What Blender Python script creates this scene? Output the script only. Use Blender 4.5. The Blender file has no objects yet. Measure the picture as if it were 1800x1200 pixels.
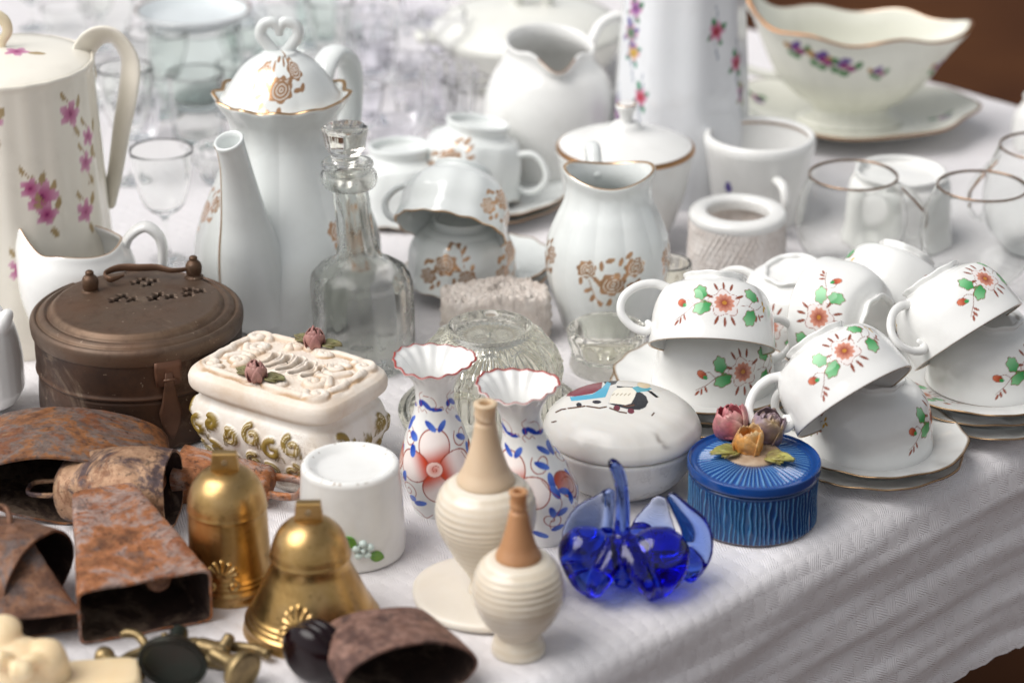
import bpy, bmesh, math, random
import numpy as np
from mathutils import Vector, Matrix

S = bpy.context.scene
C = S.collection
R = math.radians
T = 0.75                      # table top height
HC = 0.70                     # camera height above the table top
PITCH = R(24.0)
F = 4250.0                    # focal length in photo pixels (85 mm)
CP, SP = math.cos(PITCH), math.sin(PITCH)

# ---------------------------------------------------------------- camera
cam = bpy.data.cameras.new('camera')
co = bpy.data.objects.new('camera', cam)
C.objects.link(co)
co.location = (0, 0, T + HC)
co.rotation_euler = (math.pi / 2 - PITCH, 0, 0)
cam.sensor_width = 36.0
cam.lens = 85.0
cam.clip_start = 0.05
cam.clip_end = 200
cam.dof.use_dof = True
cam.dof.focus_distance = 1.53
cam.dof.aperture_fstop = 4.9
cam.dof.aperture_blades = 8
S.camera = co
# ---------------------------------------------------------------- light
SUN_EL, SUN_AZ = R(54), R(-108)      # azimuth measured from +Y (away from camera) towards +X
w = bpy.data.worlds.new("World")
S.world = w
w.use_nodes = True
nt = w.node_tree
nt.nodes.clear()
sky = nt.nodes.new('ShaderNodeTexSky')
sky.sky_type = 'NISHITA'
sky.sun_disc = False
sky.sun_elevation = SUN_EL
sky.sun_rotation = SUN_AZ
sky.air_density = 1.0
sky.dust_density = 1.5
sky.ozone_density = 1.0
hs = nt.nodes.new('ShaderNodeHueSaturation')
hs.inputs['Saturation'].default_value = 0.16
bg = nt.nodes.new('ShaderNodeBackground')
bg.inputs['Strength'].default_value = 0.080
ow = nt.nodes.new('ShaderNodeOutputWorld')
nt.links.new(sky.outputs[0], hs.inputs['Color'])
nt.links.new(hs.outputs[0], bg.inputs['Color'])
nt.links.new(bg.outputs[0], ow.inputs[0])
sl = bpy.data.lights.new('sun', 'SUN')
sl.energy = 2.0
sl.angle = R(48)
sl.color = (1.0, 0.965, 0.93)
so = bpy.data.objects.new('sun', sl)
C.objects.link(so)
sd = Vector((math.sin(SUN_AZ) * math.cos(SUN_EL), math.cos(SUN_AZ) * math.cos(SUN_EL), math.sin(SUN_EL)))
so.rotation_euler = sd.to_track_quat('Z', 'Y').to_euler()
so.location = (-1, 2, 4)
S.view_settings.view_transform = 'Standard'
S.view_settings.look = 'None'
S.view_settings.exposure = 0.59
S.view_settings.gamma = 1.0
S.view_settings.use_curve_mapping = False
S.render.engine = 'CYCLES'
S.cycles.use_denoising = True
S.cycles.max_bounces = 14
S.cycles.transmission_bounces = 12
S.cycles.transparent_max_bounces = 12
S.cycles.glossy_bounces = 5
S.cycles.diffuse_bounces = 4
S.cycles.sample_clamp_indirect = 6.0
S.cycles.blur_glossy = 0.8
S.cycles.adaptive_threshold = 0.02

# ================================================================ helpers
def lin(h, a=None):
    if isinstance(h, str):
        c = [int(h[i:i + 2], 16) / 255 for i in (0, 2, 4)]
        c = [x / 12.92 if x < .04045 else ((x + .055) / 1.055) ** 2.4 for x in c]
    else:
        c = list(h)[:3]
    return c + [1.0] if a is None else c + [a]

def G(px, py, z=0.0):
    """point at height z above the table seen at photo pixel px,py (z relative to the table top)"""
    a = (px - 900) / F
    b = (600 - py) / F
    d = (a, CP + b * SP, -SP + b * CP)
    t = (z - HC) / d[2]
    return Vector((d[0] * t, d[1] * t, z))

def cv(r, u, b):
    """direction given in the camera's own axes: right, up, towards the camera"""
    return Vector((r, u * SP - b * CP, u * CP + b * SP)).normalized()

def depth(p):
    return p[1] * CP - (p[2] - HC) * SP

def zat(p, py):
    k = (600 - py) / F
    return HC + p[1] * (k * CP - SP) / (CP + k * SP)

def base(cx, ybot, hw):
    """ground point of a round base with half width hw whose nearest edge shows at ybot"""
    return G(cx, ybot - hw * (SP + (ybot - 600) / F * CP))

def pxp(B, pts):
    out = []
    for hw, y in pts:
        z = zat(B, y)
        out.append((max(hw, .01) * depth((B[0], B[1], z)) / F, z))
    return out

def props(o, label=None, cat=None, group=None, kind=None):
    if label: o['label'] = label
    if cat: o['category'] = cat
    if group: o['group'] = group
    if kind: o['kind'] = kind
    return o

def thing(name, label, cat, loc, group=None, rz=0.0, mat=None):
    o = bpy.data.objects.new(name, None)
    o.empty_display_size = .02
    C.objects.link(o)
    if mat is not None:
        o.matrix_world = mat
    else:
        o.location = (loc[0], loc[1], loc[2] + T)
        o.rotation_euler = (0, 0, rz)
    return props(o, label, cat, group)

def frame(loc, zaxis, xaxis):
    z = Vector(zaxis).normalized()
    x = Vector(xaxis)
    x = (x - z * x.dot(z)).normalized()
    y = z.cross(x)
    m = Matrix((x, y, z)).transposed().to_4x4()
    m.translation = Vector((loc[0], loc[1], loc[2] + T))
    return m

def copy_tree(o, parent=None):
    c = o.copy()
    C.objects.link(c)
    if parent: c.parent = parent
    for ch in list(o.children):
        copy_tree(ch, c)
    return c

WHITE = lin('f2f2f0', 0.0)

class MB:
    """collects grids into one mesh; colours carry the metallic mask in alpha"""
    def __init__(s): s.v = []; s.f = []; s.c = []; s.n = 0
    def grid(s, P, wrap=True, col=None, flip=False):
        P = np.asarray(P, float)
        nv, nu = P.shape[:2]
        i = np.arange(nv - 1)[:, None]
        j = np.arange(nu if wrap else nu - 1)[None, :]
        j2 = (j + 1) % nu
        a = i * nu + j; b = i * nu + j2; c = (i + 1) * nu + j2; d = (i + 1) * nu + j
        q = np.stack([a, b, c, d], -1).reshape(-1, 4)
        if flip: q = q[:, ::-1]
        s.f.append(q + s.n)
        s.v.append(P.reshape(-1, 3))
        if col is None: col = WHITE
        col = np.asarray(col, float)
        if col.ndim == 1: col = np.tile(col, (nv * nu, 1))
        s.c.append(col.reshape(-1, 4))
        s.n += nv * nu
        return s
    def xf(s, M):
        M = np.array(M)
        s.v = [v @ M[:3, :3].T + M[:3, 3] for v in s.v]
        return s
    def build(s, name, mat, parent=None, smooth=True):
        V = np.concatenate(s.v); Q = np.concatenate(s.f); K = np.concatenate(s.c)
        me = bpy.data.meshes.new(name)
        me.vertices.add(len(V)); me.vertices.foreach_set('co', V.astype(np.float32).ravel())
        me.loops.add(Q.size); me.loops.foreach_set('vertex_index', Q.astype(np.int32).ravel())
        me.polygons.add(len(Q))
        me.polygons.foreach_set('loop_start', np.arange(0, Q.size, 4, dtype=np.int32))
        me.polygons.foreach_set('loop_total', np.full(len(Q), 4, dtype=np.int32))
        me.polygons.foreach_set('use_smooth', np.full(len(Q), smooth))
        at = me.color_attributes.new('Col', 'FLOAT_COLOR', 'POINT')
        at.data.foreach_set('color', K.astype(np.float32).ravel())
        me.update(calc_edges=True)
        me.validate()
        me.materials.append(mat)
        o = bpy.data.objects.new(name, me)
        C.objects.link(o)
        if parent: o.parent = parent
        return o

def spline(pts, n, closed=False):
    """centripetal-ish Catmull-Rom; repeated points make corners"""
    P = np.asarray(pts, float)
    if closed:
        Q = np.vstack([P[-1], P, P[0], P[1]])
    else:
        Q = np.vstack([P[0], P, P[-1]])
    segs = len(Q) - 3
    L = np.linalg.norm(np.diff(Q[1:-1], axis=0), axis=1)
    fine = []
    for k in range(segs):
        if L[k] < 1e-9: continue
        m = 24
        t = np.linspace(0, 1, m, endpoint=False)[:, None]
        p0, p1, p2, p3 = Q[k:k + 4]
        # limit tangents to avoid overshoot
        d0 = np.linalg.norm(p1 - p0); d1 = np.linalg.norm(p2 - p1); d2 = np.linalg.norm(p3 - p2)
        m1 = (p2 - p0) / max(d0 + d1, 1e-9) * d1 if d0 > 1e-9 else (p2 - p1) * 1.0
        m2 = (p3 - p1) / max(d1 + d2, 1e-9) * d1 if d2 > 1e-9 else (p2 - p1) * 1.0
        h = [2 * t**3 - 3 * t**2 + 1, t**3 - 2 * t**2 + t, -2 * t**3 + 3 * t**2, t**3 - t**2]
        fine.append(h[0] * p1 + h[1] * m1 + h[2] * p2 + h[3] * m2)
    fine.append(Q[-2][None, :])
    fine = np.vstack(fine)
    s = np.concatenate([[0], np.cumsum(np.linalg.norm(np.diff(fine[:, :min(3, fine.shape[1])], axis=0), axis=1))])
    if n is None: return fine, s
    x = np.linspace(0, s[-1], n)
    return np.stack([np.interp(x, s, fine[:, k]) for k in range(fine.shape[1])], 1), x

def hollow(prof, t, floor=None):
    """closed thin wall: outside profile (bottom to rim) then back down inside"""
    r = [(0.0, prof[0][1])] + list(prof)
    ins = [(max(a - t, 0.0003), b) for a, b in prof[::-1]]
    rim = prof[-1]
    ins[0] = (rim[0] - t, rim[1] - t * .1)
    mid = (rim[0] - t * .5, rim[1] + t * .45)
    fl = (floor if floor is not None else t * 1.6) + prof[0][1]
    ins = [p for p in ins if p[1] > fl + t]
    return r + [mid] + ins + [(ins[-1][0] * .8, fl), (0.0, fl)]

class LP:
    """everything a painter or shaper needs about a lathe grid"""
    pass

def lathe(prof, n=96, rows=90, deform=None, paint=None, col=None, mb=None, oval=(1, 1), corner0=True):
    p, s = spline(prof, rows)
    th = np.linspace(0, 2 * math.pi, n, endpoint=False)
    g = LP()
    g.th = np.tile(th, (rows, 1)); g.s = np.tile(s[:, None], (1, n))
    g.r = np.tile(np.maximum(p[:, 0], 1e-5)[:, None], (1, n)); g.z = np.tile(p[:, 1][:, None], (1, n))
    g.top = s[np.argmax(p[:, 1])]
    g.out = g.s <= g.top
    g.ox = np.zeros_like(g.r); g.oy = np.zeros_like(g.r)
    g.r0 = g.r.copy(); g.z0 = g.z.copy()
    if deform: deform(g)
    X = g.r * np.cos(g.th) * oval[0] + g.ox; Y = g.r * np.sin(g.th) * oval[1] + g.oy
    g.x, g.y = X, Y
    g.c = np.zeros((rows, n, 4)); g.c[:] = WHITE if col is None else col
    if paint: paint(g)
    mb = mb or MB()
    mb.grid(np.stack([X, Y, g.z], -1), True, g.c)
    return mb

def sweep(pts, radii, n=12, rows=40, flat=1.0, nrm=(0, 1, 0), mb=None, col=None, closed=False, caps=True):
    """tube along a spline; radii per control point; flat squashes along nrm-perpendicular"""
    P = np.hstack([np.asarray(pts, float), np.asarray(radii, float)[:, None]])
    q, s = spline(P, rows, closed)
    c = q[:, :3]; rad = q[:, 3]
    t = np.gradient(c, axis=0); t /= np.linalg.norm(t, axis=1)[:, None] + 1e-12
    nn = np.asarray(nrm, float)
    N = []
    for k in range(rows):
        nn = nn - t[k] * nn.dot(t[k]); nn /= np.linalg.norm(nn) + 1e-12
        N.append(nn)
    N = np.array(N); B = np.cross(t, N)
    a = np.linspace(0, 2 * math.pi, n, endpoint=False)
    ring = c[:, None] + rad[:, None, None] * (N[:, None] * np.cos(a)[None, :, None] + B[:, None] * np.sin(a)[None, :, None] * flat)
    if caps:
        def cap(k, d):
            out = []
            for f_, g_ in ((.75, .6), (.35, .9), (.001, 1.0)):
                out.append(c[k] + (ring[k] - c[k]) * f_ + t[k] * d * rad[k] * g_ * .6)
            return out
        ring = np.concatenate([np.array(cap(0, -1)[::-1]), ring, np.array(cap(rows - 1, 1))])
    mb = mb or MB()
    mb.grid(ring, True, col, flip=False)
    return mb

def smooth01(x): 
    x = np.clip(x, 0, 1); return x * x * (3 - 2 * x)

def mixc(c, col, m):
    m = m[..., None]
    c[:] = c * (1 - m) + np.asarray(col) * m

AA = 0.00030
def p_ell(g, X, Y, cx, cy, rx, ry, rot, col, edge=None, ew=.0004, grad=None, mask=None, lobes=0, lob=0.15):
    ca, sa = math.cos(rot), math.sin(rot)
    u = (X - cx) * ca + (Y - cy) * sa; v = -(X - cx) * sa + (Y - cy) * ca
    q = np.sqrt((u / rx) ** 2 + (v / ry) ** 2)
    if lobes:
        q = q / (1 + lob * np.cos(lobes * np.arctan2(v / ry, u / rx)))
    d = (q - 1) * min(rx, ry)
    m = smooth01(.5 - d / AA)
    if mask is not None: m = m * mask
    if col is not None:
        if grad is not None:
            k = smooth01(q if grad[1] == 'r' else (.5 + .5 * u / rx if grad[1] == 'x' else .80 + .85 * u / rx + .25 * v / ry))[..., None]
            cc = np.asarray(col) * (1 - k) + np.asarray(grad[0]) * k
            g.c[:] = g.c * (1 - m[..., None]) + cc * m[..., None]
        else:
            mixc(g.c, col, m)
    if edge is not None:
        e = smooth01(.5 - (np.abs(d) - ew) / AA)
        if mask is not None: e = e * mask
        mixc(g.c, edge, e)

def seg_dist(X, Y, pts):
    D = np.full(X.shape, 9.0)
    for (x0, y0), (x1, y1) in zip(pts[:-1], pts[1:]):
        dx, dy = x1 - x0, y1 - y0
        L = dx * dx + dy * dy + 1e-14
        t = np.clip(((X - x0) * dx + (Y - y0) * dy) / L, 0, 1)
        D = np.minimum(D, np.hypot(X - x0 - t * dx, Y - y0 - t * dy))
    return D

def p_line(g, X, Y, pts, w, col, mask=None, sm=True):
    if sm and len(pts) > 2:
        pts = spline(np.asarray(pts), max(8, len(pts) * 4))[0]
    m = smooth01(.5 - (seg_dist(X, Y, [tuple(p) for p in pts]) - w) / AA)
    if mask is not None: m = m * mask
    mixc(g.c, col, m)

def spiral(cx, cy, r, turns, a0, sgn=1, n=26, r1=.12):
    return [(cx + r * (1 - (1 - r1) * k / n) * math.cos(a0 + sgn * turns * 2 * math.pi * k / n),
             cy + r * (1 - (1 - r1) * k / n) * math.sin(a0 + sgn * turns * 2 * math.pi * k / n)) for k in range(n + 1)]

def wrapa(a): return (a + math.pi) % (2 * math.pi) - math.pi

def dec(g, th0, z0, out=True, side=None):
    """decal coordinates (metres) round th0,z0 on a lathe grid, and the mask of the outer face"""
    X = wrapa(g.th - th0) * g.r0; Y = g.z0 - z0
    m = (g.out if out else ~g.out).astype(float) * (np.abs(wrapa(g.th - th0)) < 1.9)
    return X, Y, m


def voxel(name, mb, mat, parent=None, vs=.001, smooth=3, col=None):
    """union of overlapping closed pieces as one continuous skin"""
    o = mb.build('tmp_' + name, mat)
    m = o.modifiers.new('r', 'REMESH'); m.mode = 'VOXEL'; m.voxel_size = vs; m.use_smooth_shade = True
    if smooth:
        k = o.modifiers.new('s', 'SMOOTH'); k.iterations = smooth; k.factor = .6
    dg = bpy.context.evaluated_depsgraph_get(); dg.update()
    me = bpy.data.meshes.new_from_object(o.evaluated_get(dg))
    me.name = name
    bpy.data.objects.remove(o)
    if 'Col' not in me.color_attributes:
        at = me.color_attributes.new('Col', 'FLOAT_COLOR', 'POINT')
        at.data.foreach_set('color', np.tile(np.array(col or WHITE, np.float32), len(me.vertices)))
    if not me.materials: me.materials.append(mat)
    r = bpy.data.objects.new(name, me); C.objects.link(r)
    if parent: r.parent = parent
    return r

# ---------------------------------------------------------------- materials
MATS = {}
class NT:
    def __init__(s, name):
        s.m = bpy.data.materials.new(name); s.m.use_nodes = True
        s.t = s.m.node_tree; s.b = s.t.nodes['Principled BSDF']
    def n(s, typ, **kw):
        x = s.t.nodes.new('ShaderNode' + typ)
        for k, v in kw.items():
            if k in x.inputs: x.inputs[k].default_value = v
            else: setattr(x, k, v)
        return x
    def l(s, a, b): s.t.links.new(a, b)
    def noise(s, scale, detail=4, rough=.55, vec=None, dist=0.0):
        x = s.n('TexNoise'); x.inputs['Scale'].default_value = scale; x.inputs['Detail'].default_value = detail
        x.inputs['Roughness'].default_value = rough; x.inputs['Distortion'].default_value = dist
        s.l((vec or s.obj()), x.inputs['Vector']); return x.outputs['Fac']
    def obj(s):
        if not hasattr(s, '_o'): s._o = s.n('TexCoord')
        return s._o.outputs['Object']
    def ramp(s, fac, stops, interp='LINEAR'):
        x = s.n('ValToRGB'); x.color_ramp.interpolation = interp
        el = x.color_ramp.elements
        while len(el) > 1: el.remove(el[0])
        el[0].position, el[0].color = stops[0][0], lin(stops[0][1]) if not isinstance(stops[0][1], (int, float)) else [stops[0][1]] * 3 + [1]
        for p, c in stops[1:]:
            e = el.new(p); e.color = lin(c) if not isinstance(c, (int, float)) else [c] * 3 + [1]
        s.l(fac, x.inputs[0]); return x.outputs[0]
    def mix(s, fac, a, b, mode='MIX'):
        x = s.n('Mix', data_type='RGBA', blend_type=mode)
        for k, v in ((0, fac), (6, a), (7, b)):
            if hasattr(v, 'links'): s.l(v, x.inputs[k])
            else: x.inputs[k].default_value = v
        return x.outputs[2]
    def math(s, op, a, b=None, clamp=False):
        x = s.n('Math', operation=op); x.use_clamp = clamp
        for k, v in ((0, a), (1, b)):
            if v is None: continue
            if hasattr(v, 'links'): s.l(v, x.inputs[k])
            else: x.inputs[k].default_value = v
        return x.outputs[0]
    def bump(s, h, strength=.3, dist=.001, prev=None):
        x = s.n('Bump'); x.inputs['Strength'].default_value = strength; x.inputs['Distance'].default_value = dist
        s.l(h, x.inputs['Height'])
        if prev is not None: s.l(prev, x.inputs['Normal'])
        return x.outputs[0]
    def set(s, **kw):
        for k, v in kw.items():
            k = k.replace('_', ' ')
            k = {'IOR': 'IOR'}.get(k, k)
            if hasattr(v, 'links'): s.l(v, s.b.inputs[k])
            else: s.b.inputs[k].default_value = v
        return s

def m_glaze(name, tint='ffffff', rough=.09, dirt='8a7f72', dirtamt=.12, coat=.0, sss=0.0, bump=.15, hue2=None):
    """glazed porcelain: painted colours come from the mesh, gold where the mask says so"""
    m = NT(name)
    a = m.n('Attribute', attribute_name='Col')
    n1 = m.noise(45, 5, .6); n2 = m.noise(220, 3, .6)
    base_ = m.mix(1.0, a.outputs['Color'], lin(tint), 'MULTIPLY')
    sp = m.ramp(n1, [(.52, 0.0), (.78, 1.0)])
    f = m.math('MULTIPLY', sp, dirtamt)
    f = m.math('MULTIPLY', f, m.math('SUBTRACT', 1.0, a.outputs['Alpha']))
    c = m.mix(f, base_, m.mix(1.0, base_, lin(dirt), 'MULTIPLY'))
    m.set(Base_Color=c, Metallic=a.outputs['Alpha'])
    r = m.math('ADD', m.math('MULTIPLY', a.outputs['Alpha'], .22), m.math('ADD', m.math('MULTIPLY', n2, .06), rough - .05))
    m.set(Roughness=r, Normal=m.bump(m.noise(30, 2), bump, .0012))
    m.b.inputs['IOR'].default_value = 1.5
    if sss:
        m.b.inputs['Subsurface Weight'].default_value = sss
        m.b.inputs['Subsurface Radius'].default_value = (1, .9, .8)
        m.b.inputs['Subsurface Scale'].default_value = .004
    return m.m

def m_glass(name, col='f4f7f4', rough=.02, bump=.25, scale=60, ior=1.47, frost=0.0):
    m = NT(name)
    m.set(Base_Color=lin(col), Transmission_Weight=1.0)
    m.b.inputs['IOR'].default_value = ior
    n = m.noise(scale, 2)
    sm = m.ramp(m.noise(25, 5, .65), [(.45, 0.0), (.8, 1.0)])
    m.set(Roughness=m.math('ADD', m.math('MULTIPLY', sm, .12 + frost), rough), Normal=m.bump(n, bump, .002))
    return m.m

def m_rust(name, stops, scale=28, seed=0.0, bump=.6, rough=.62, metal=.35):
    m = NT(name)
    mp = m.n('Mapping'); m.l(m.obj(), mp.inputs[0]); mp.inputs['Location'].default_value = (seed, seed * .7, seed * .3)
    n1 = m.noise(scale, 9, .68, mp.outputs[0], .6)
    n2 = m.noise(scale * 5, 6, .7, mp.outputs[0])
    n3 = m.noise(scale * 1.7, 7, .7, mp.outputs[0], 1.5)
    c1 = m.ramp(n1, stops)
    c2 = m.mix(m.ramp(n2, [(.40, 0.0), (.62, .55)]), c1, m.mix(1.0, c1, lin('9a7a66'), 'MULTIPLY'))
    c3 = m.mix(m.ramp(n3, [(.56, 0.0), (.62, .8)]), c2, lin(stops[-1][1]))
    c4 = m.mix(m.ramp(m.noise(scale * 14, 2, .5, mp.outputs[0]), [(.60, 0.0), (.70, .6)]), c3, lin('2c1c16'))
    m.set(Base_Color=c4, Metallic=metal, Roughness=m.math('ADD', m.math('MULTIPLY', n2, .3), rough - .15))
    b = m.bump(n3, bump * .6, .0015)
    m.set(Normal=m.bump(n2, bump, .0008, b))
    return m.m

def m_plain(name, col, rough=.5, metal=0.0, var=None, vs=30, bump=.2, bscale=120, bd=.0006, sss=0.0, coat=0.0, attr=False):
    m = NT(name)
    n = m.noise(vs, 6, .62)
    cc = m.n('Attribute', attribute_name='Col').outputs['Color'] if attr else None
    if attr:
        c = m.mix(m.ramp(n, [(.45, 0.0), (.75, .8)]), cc, m.mix(1.0, cc, lin(var or 'b0a090'), 'MULTIPLY'))
    else:
        c = m.ramp(n, [(.3, col), (.72, var or col)])
    m.set(Base_Color=c, Metallic=metal, Roughness=m.math('ADD', m.math('MULTIPLY', m.noise(vs * 3, 3), .2), rough - .1),
          Normal=m.bump(m.noise(bscale, 4), bump, bd))
    if sss:
        m.b.inputs['Subsurface Weight'].default_value = sss
        m.b.inputs['Subsurface Radius'].default_value = (1, .85, .65)
        m.b.inputs['Subsurface Scale'].default_value = .008
    if coat:
        m.b.inputs['Coat Weight'].default_value = coat; m.b.inputs['Coat Roughness'].default_value = .06
    return m.m

M_PORC = m_glaze('porcelain_glaze', 'f4f4f3')
M_PORCBLUE = m_glaze('cool_porcelain_glaze', 'eef2f2', dirtamt=.08)
M_CREAM = m_glaze('cream_glaze', 'fdfbf6', rough=.14)
M_GREENISH = m_glaze('greenish_porcelain_glaze', 'f2f2ec', rough=.12)
M_GLASS = m_glass('clear_glass', 'fcfdfc', ior=1.24, bump=.12)
M_CUT = m_glass('cut_crystal', 'eef1fa', bump=.5, scale=90)
M_MOLD = m_glass('pressed_glass', 'f8f8ef', rough=.03, bump=.3, ior=1.40)
M_DECANT = m_glass('old_decanter_glass', 'fcfdfa', rough=.10, bump=.2, scale=45, frost=.45, ior=1.28)
M_BLUEGLASS = m_glass('cobalt_glass', 'f4f6ff', rough=.01, bump=.12)
_t = M_BLUEGLASS.node_tree
_va = _t.nodes.new('ShaderNodeVolumeAbsorption'); _va.inputs['Color'].default_value = (.02, .33, .90, 1); _va.inputs['Density'].default_value = 165
_t.links.new(_va.outputs[0], _t.nodes['Material Output'].inputs['Volume'])
M_BRASS = NT('brass')
def _brass():
    m = M_BRASS
    n = m.noise(32, 7, .65, None, .8); n2 = m.noise(150, 5, .7)
    c = m.ramp(n, [(.25, '8f6f42'), (.45, 'b4925c'), (.62, 'c09f6e'), (.8, '9c7a4a')])
    c = m.mix(m.ramp(n2, [(.56, 0.0), (.72, .55)]), c, lin('6e5230'))
    c = m.mix(m.ramp(m.noise(320, 2), [(.70, 0.0), (.75, .7)]), c, lin('4a3722'))
    mp = m.n('Mapping'); mp.inputs['Scale'].default_value = (1, 1, 14); m.l(m.obj(), mp.inputs[0])
    sc = m.noise(60, 3, .6, mp.outputs[0])
    m.set(Base_Color=c, Metallic=1.0, Roughness=m.math('ADD', m.math('MULTIPLY', n2, .22), .22), Normal=m.bump(sc, .18, .0004, m.bump(n, .2, .0010)))
    return m.m
M_BRASS = _brass()
M_OLDBRASS = m_plain('tarnished_brass', 'a89268', .42, .8, '6a5a40', 60, .3, 200, .0006)
GOLD = lin('c79a6c', 1.0)
GOLD2 = lin('a97f5d', .85)

# ================================================================ setting
def build_ground():
    m = NT('brown_ground')
    c = m.ramp(m.noise(3, 6), [(.3, '40271a'), (.7, '523420')])
    m.set(Base_Color=c, Roughness=1.0, Normal=m.bump(m.noise(60, 5), .4, .005))
    m.b.inputs['Specular IOR Level'].default_value = .05
    v = np.array([[[-40, -40, 0], [40, -40, 0]], [[-40, 40, 0], [40, 40, 0]]], float)
    o = MB().grid(v, False).build('ground', m.m)
    o['kind'] = 'structure'
build_ground()

E1 = Vector((0.7375, 0.6753, 0)); E1.normalize()      # along the front edge of the table
NO = Vector((E1.y, -E1.x, 0))                          # outwards over the front edge
KC = Vector((0.740, 1.790, 0))                         # right corner of the cloth edge

def cloth_mat():
    m = NT('white_damask_cloth')
    uv = m.n('UVMap'); uv.uv_map = 'UVMap'
    sp = m.n('SeparateXYZ'); m.l(uv.outputs[0], sp.inputs[0])
    u, v = sp.outputs[0], sp.outputs[1]
    wob = m.math('MULTIPLY', m.math('SUBTRACT', m.noise(9, 3, .5, uv.outputs[0]), .5), .012)
    u = m.math('ADD', u, wob); v = m.math('ADD', v, wob)
    q = .0100
    cu = m.math('FLOOR', m.math('DIVIDE', u, q)); cv = m.math('FLOOR', m.math('DIVIDE', v, q * 1.1))
    par = m.math('MODULO', m.math('ABSOLUTE', m.math('ADD', cu, cv)), 2.0)
    k = 2 * math.pi / .0017
    d1 = m.math('SINE', m.math('MULTIPLY', m.math('ADD', u, m.math('MULTIPLY', v, .55)), k))
    d2 = m.math('SINE', m.math('MULTIPLY', m.math('SUBTRACT', m.math('MULTIPLY', u, .55), v), k))
    h = m.n('Mix', data_type='FLOAT'); m.l(par, h.inputs[0]); m.l(d1, h.inputs[2]); m.l(d2, h.inputs[3])
    # the woven squares puff up a little
    pu = m.math('SINE', m.math('MULTIPLY', u, math.pi / q)); pv = m.math('SINE', m.math('MULTIPLY', v, math.pi / q / 1.1))
    puff = m.math('MULTIPLY', m.math('ABSOLUTE', m.math('MULTIPLY', pu, pv)), 1.0)
    thread = m.noise(2600, 2, .5, uv.outputs[0])
    b0 = m.bump(puff, .65, .0008)
    hm = m.math('MULTIPLY', h.outputs[0], m.ramp(m.noise(7, 4, .6, uv.outputs[0]), [(.3, .55), (.7, 1.0)]))
    b1 = m.bump(hm, .75, .00030, b0)
    b2 = m.bump(thread, .35, .0003, b1)
    st = m.noise(14, 6, .6, uv.outputs[0])
    c = m.ramp(st, [(.25, 'e0dcdd'), (.6, 'eae7e9'), (.85, 'e2dddd')])
    c = m.mix(m.ramp(m.noise(420, 2, .5, uv.outputs[0]), [(.74, 0.0), (.78, .5)]), c, lin('a89c94'))
    m.set(Base_Color=c, Roughness=.85, Normal=b2)
    m.b.inputs['Sheen Weight'].default_value = .25
    return m.m

def build_cloth():
    Lu, Lw = 2.2, 2.3
    drop = .148; Rr = .017
    a = np.concatenate([np.linspace(-Lu, -1.15, 50)[:-1], np.arange(-1.15, .0, .0042), np.linspace(0, drop + Rr * .57, 40)])
    b = np.concatenate([np.linspace(-Lw, -.25, 200)[:-1], np.arange(-.25, drop + Rr * .57, .0036)])
    def fold(t):
        h = np.where(t < 0, t, np.where(t < Rr * math.pi / 2, Rr * np.sin(np.clip(t, 0, 1) / Rr), Rr))
        z = np.where(t < 0, 0, np.where(t < Rr * math.pi / 2, -Rr * (1 - np.cos(np.clip(t, 0, 1) / Rr)), -Rr - (t - Rr * math.pi / 2)))
        return h, z
    A, B = np.meshgrid(a, b)
    ha, za = fold(A); hb, zb = fold(B)
    over = np.clip(B / drop, 0, 1)
    rnd = np.random.RandomState(4)
    wav = np.zeros_like(A)
    for k in range(7):
        f1 = rnd.uniform(8, 34); ph = rnd.uniform(0, 7)
        wav += np.sin(A * f1 + ph + 7 * B) * (.0013 / (1 + k * .3))
    # long shallow ripples running along the hang
    rip = np.sin(B * 150 + 2.4 * np.sin(A * 7) + .8 * np.sin(A * 31)) * .0013 + np.sin(B * 330 + A * 9 + 2 * np.sin(A * 17)) * .0006
    hb = hb + over * .006 + over * wav + np.clip(B * 30, 0, 1) * rip
    hem = np.where(B > drop * .93, (np.interp(A, np.linspace(-Lu, 1, 900), rnd.randn(900) * .0010)), 0)
    z = np.maximum(-9, za + zb) + hem
    z = z + np.where(B < 0, 1, np.exp(-np.clip(B, 0, 1) * 60)) * ((np.sin(A * 23 + 3 * np.sin(B * 19)) * np.sin(B * 29 + 1.2) * .0006 + np.sin(A * 61 + 5 * np.sin(B * 33)) * np.sin(B * 71 + 2 * np.sin(A * 40)) * .00035))
    P = np.array(KC)[None, None] + np.array(E1)[None, None] * (ha)[..., None] + np.array(NO)[None, None] * (hb - Rr + .011)[..., None]
    P[..., 2] += z - .0006 + T
    mb = MB().grid(P, False, flip=False)
    o = mb.build('tablecloth', cloth_mat())
    me = o.data
    uvl = me.uv_layers.new(name='UVMap')
    li = np.zeros(len(me.loops), np.int32); me.loops.foreach_get('vertex_index', li)
    UV = np.stack([A.ravel(), B.ravel()], 1)[li]
    uvl.data.foreach_set('uv', UV.astype(np.float32).ravel())
    # make sure the cloth faces up
    if me.polygons[len(me.polygons) // 3].normal.z < 0: me.flip_normals()
    props(o, 'white herringbone damask tablecloth with a frayed hem hanging over the table edge', 'tablecloth')
    return o
build_cloth()

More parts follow.
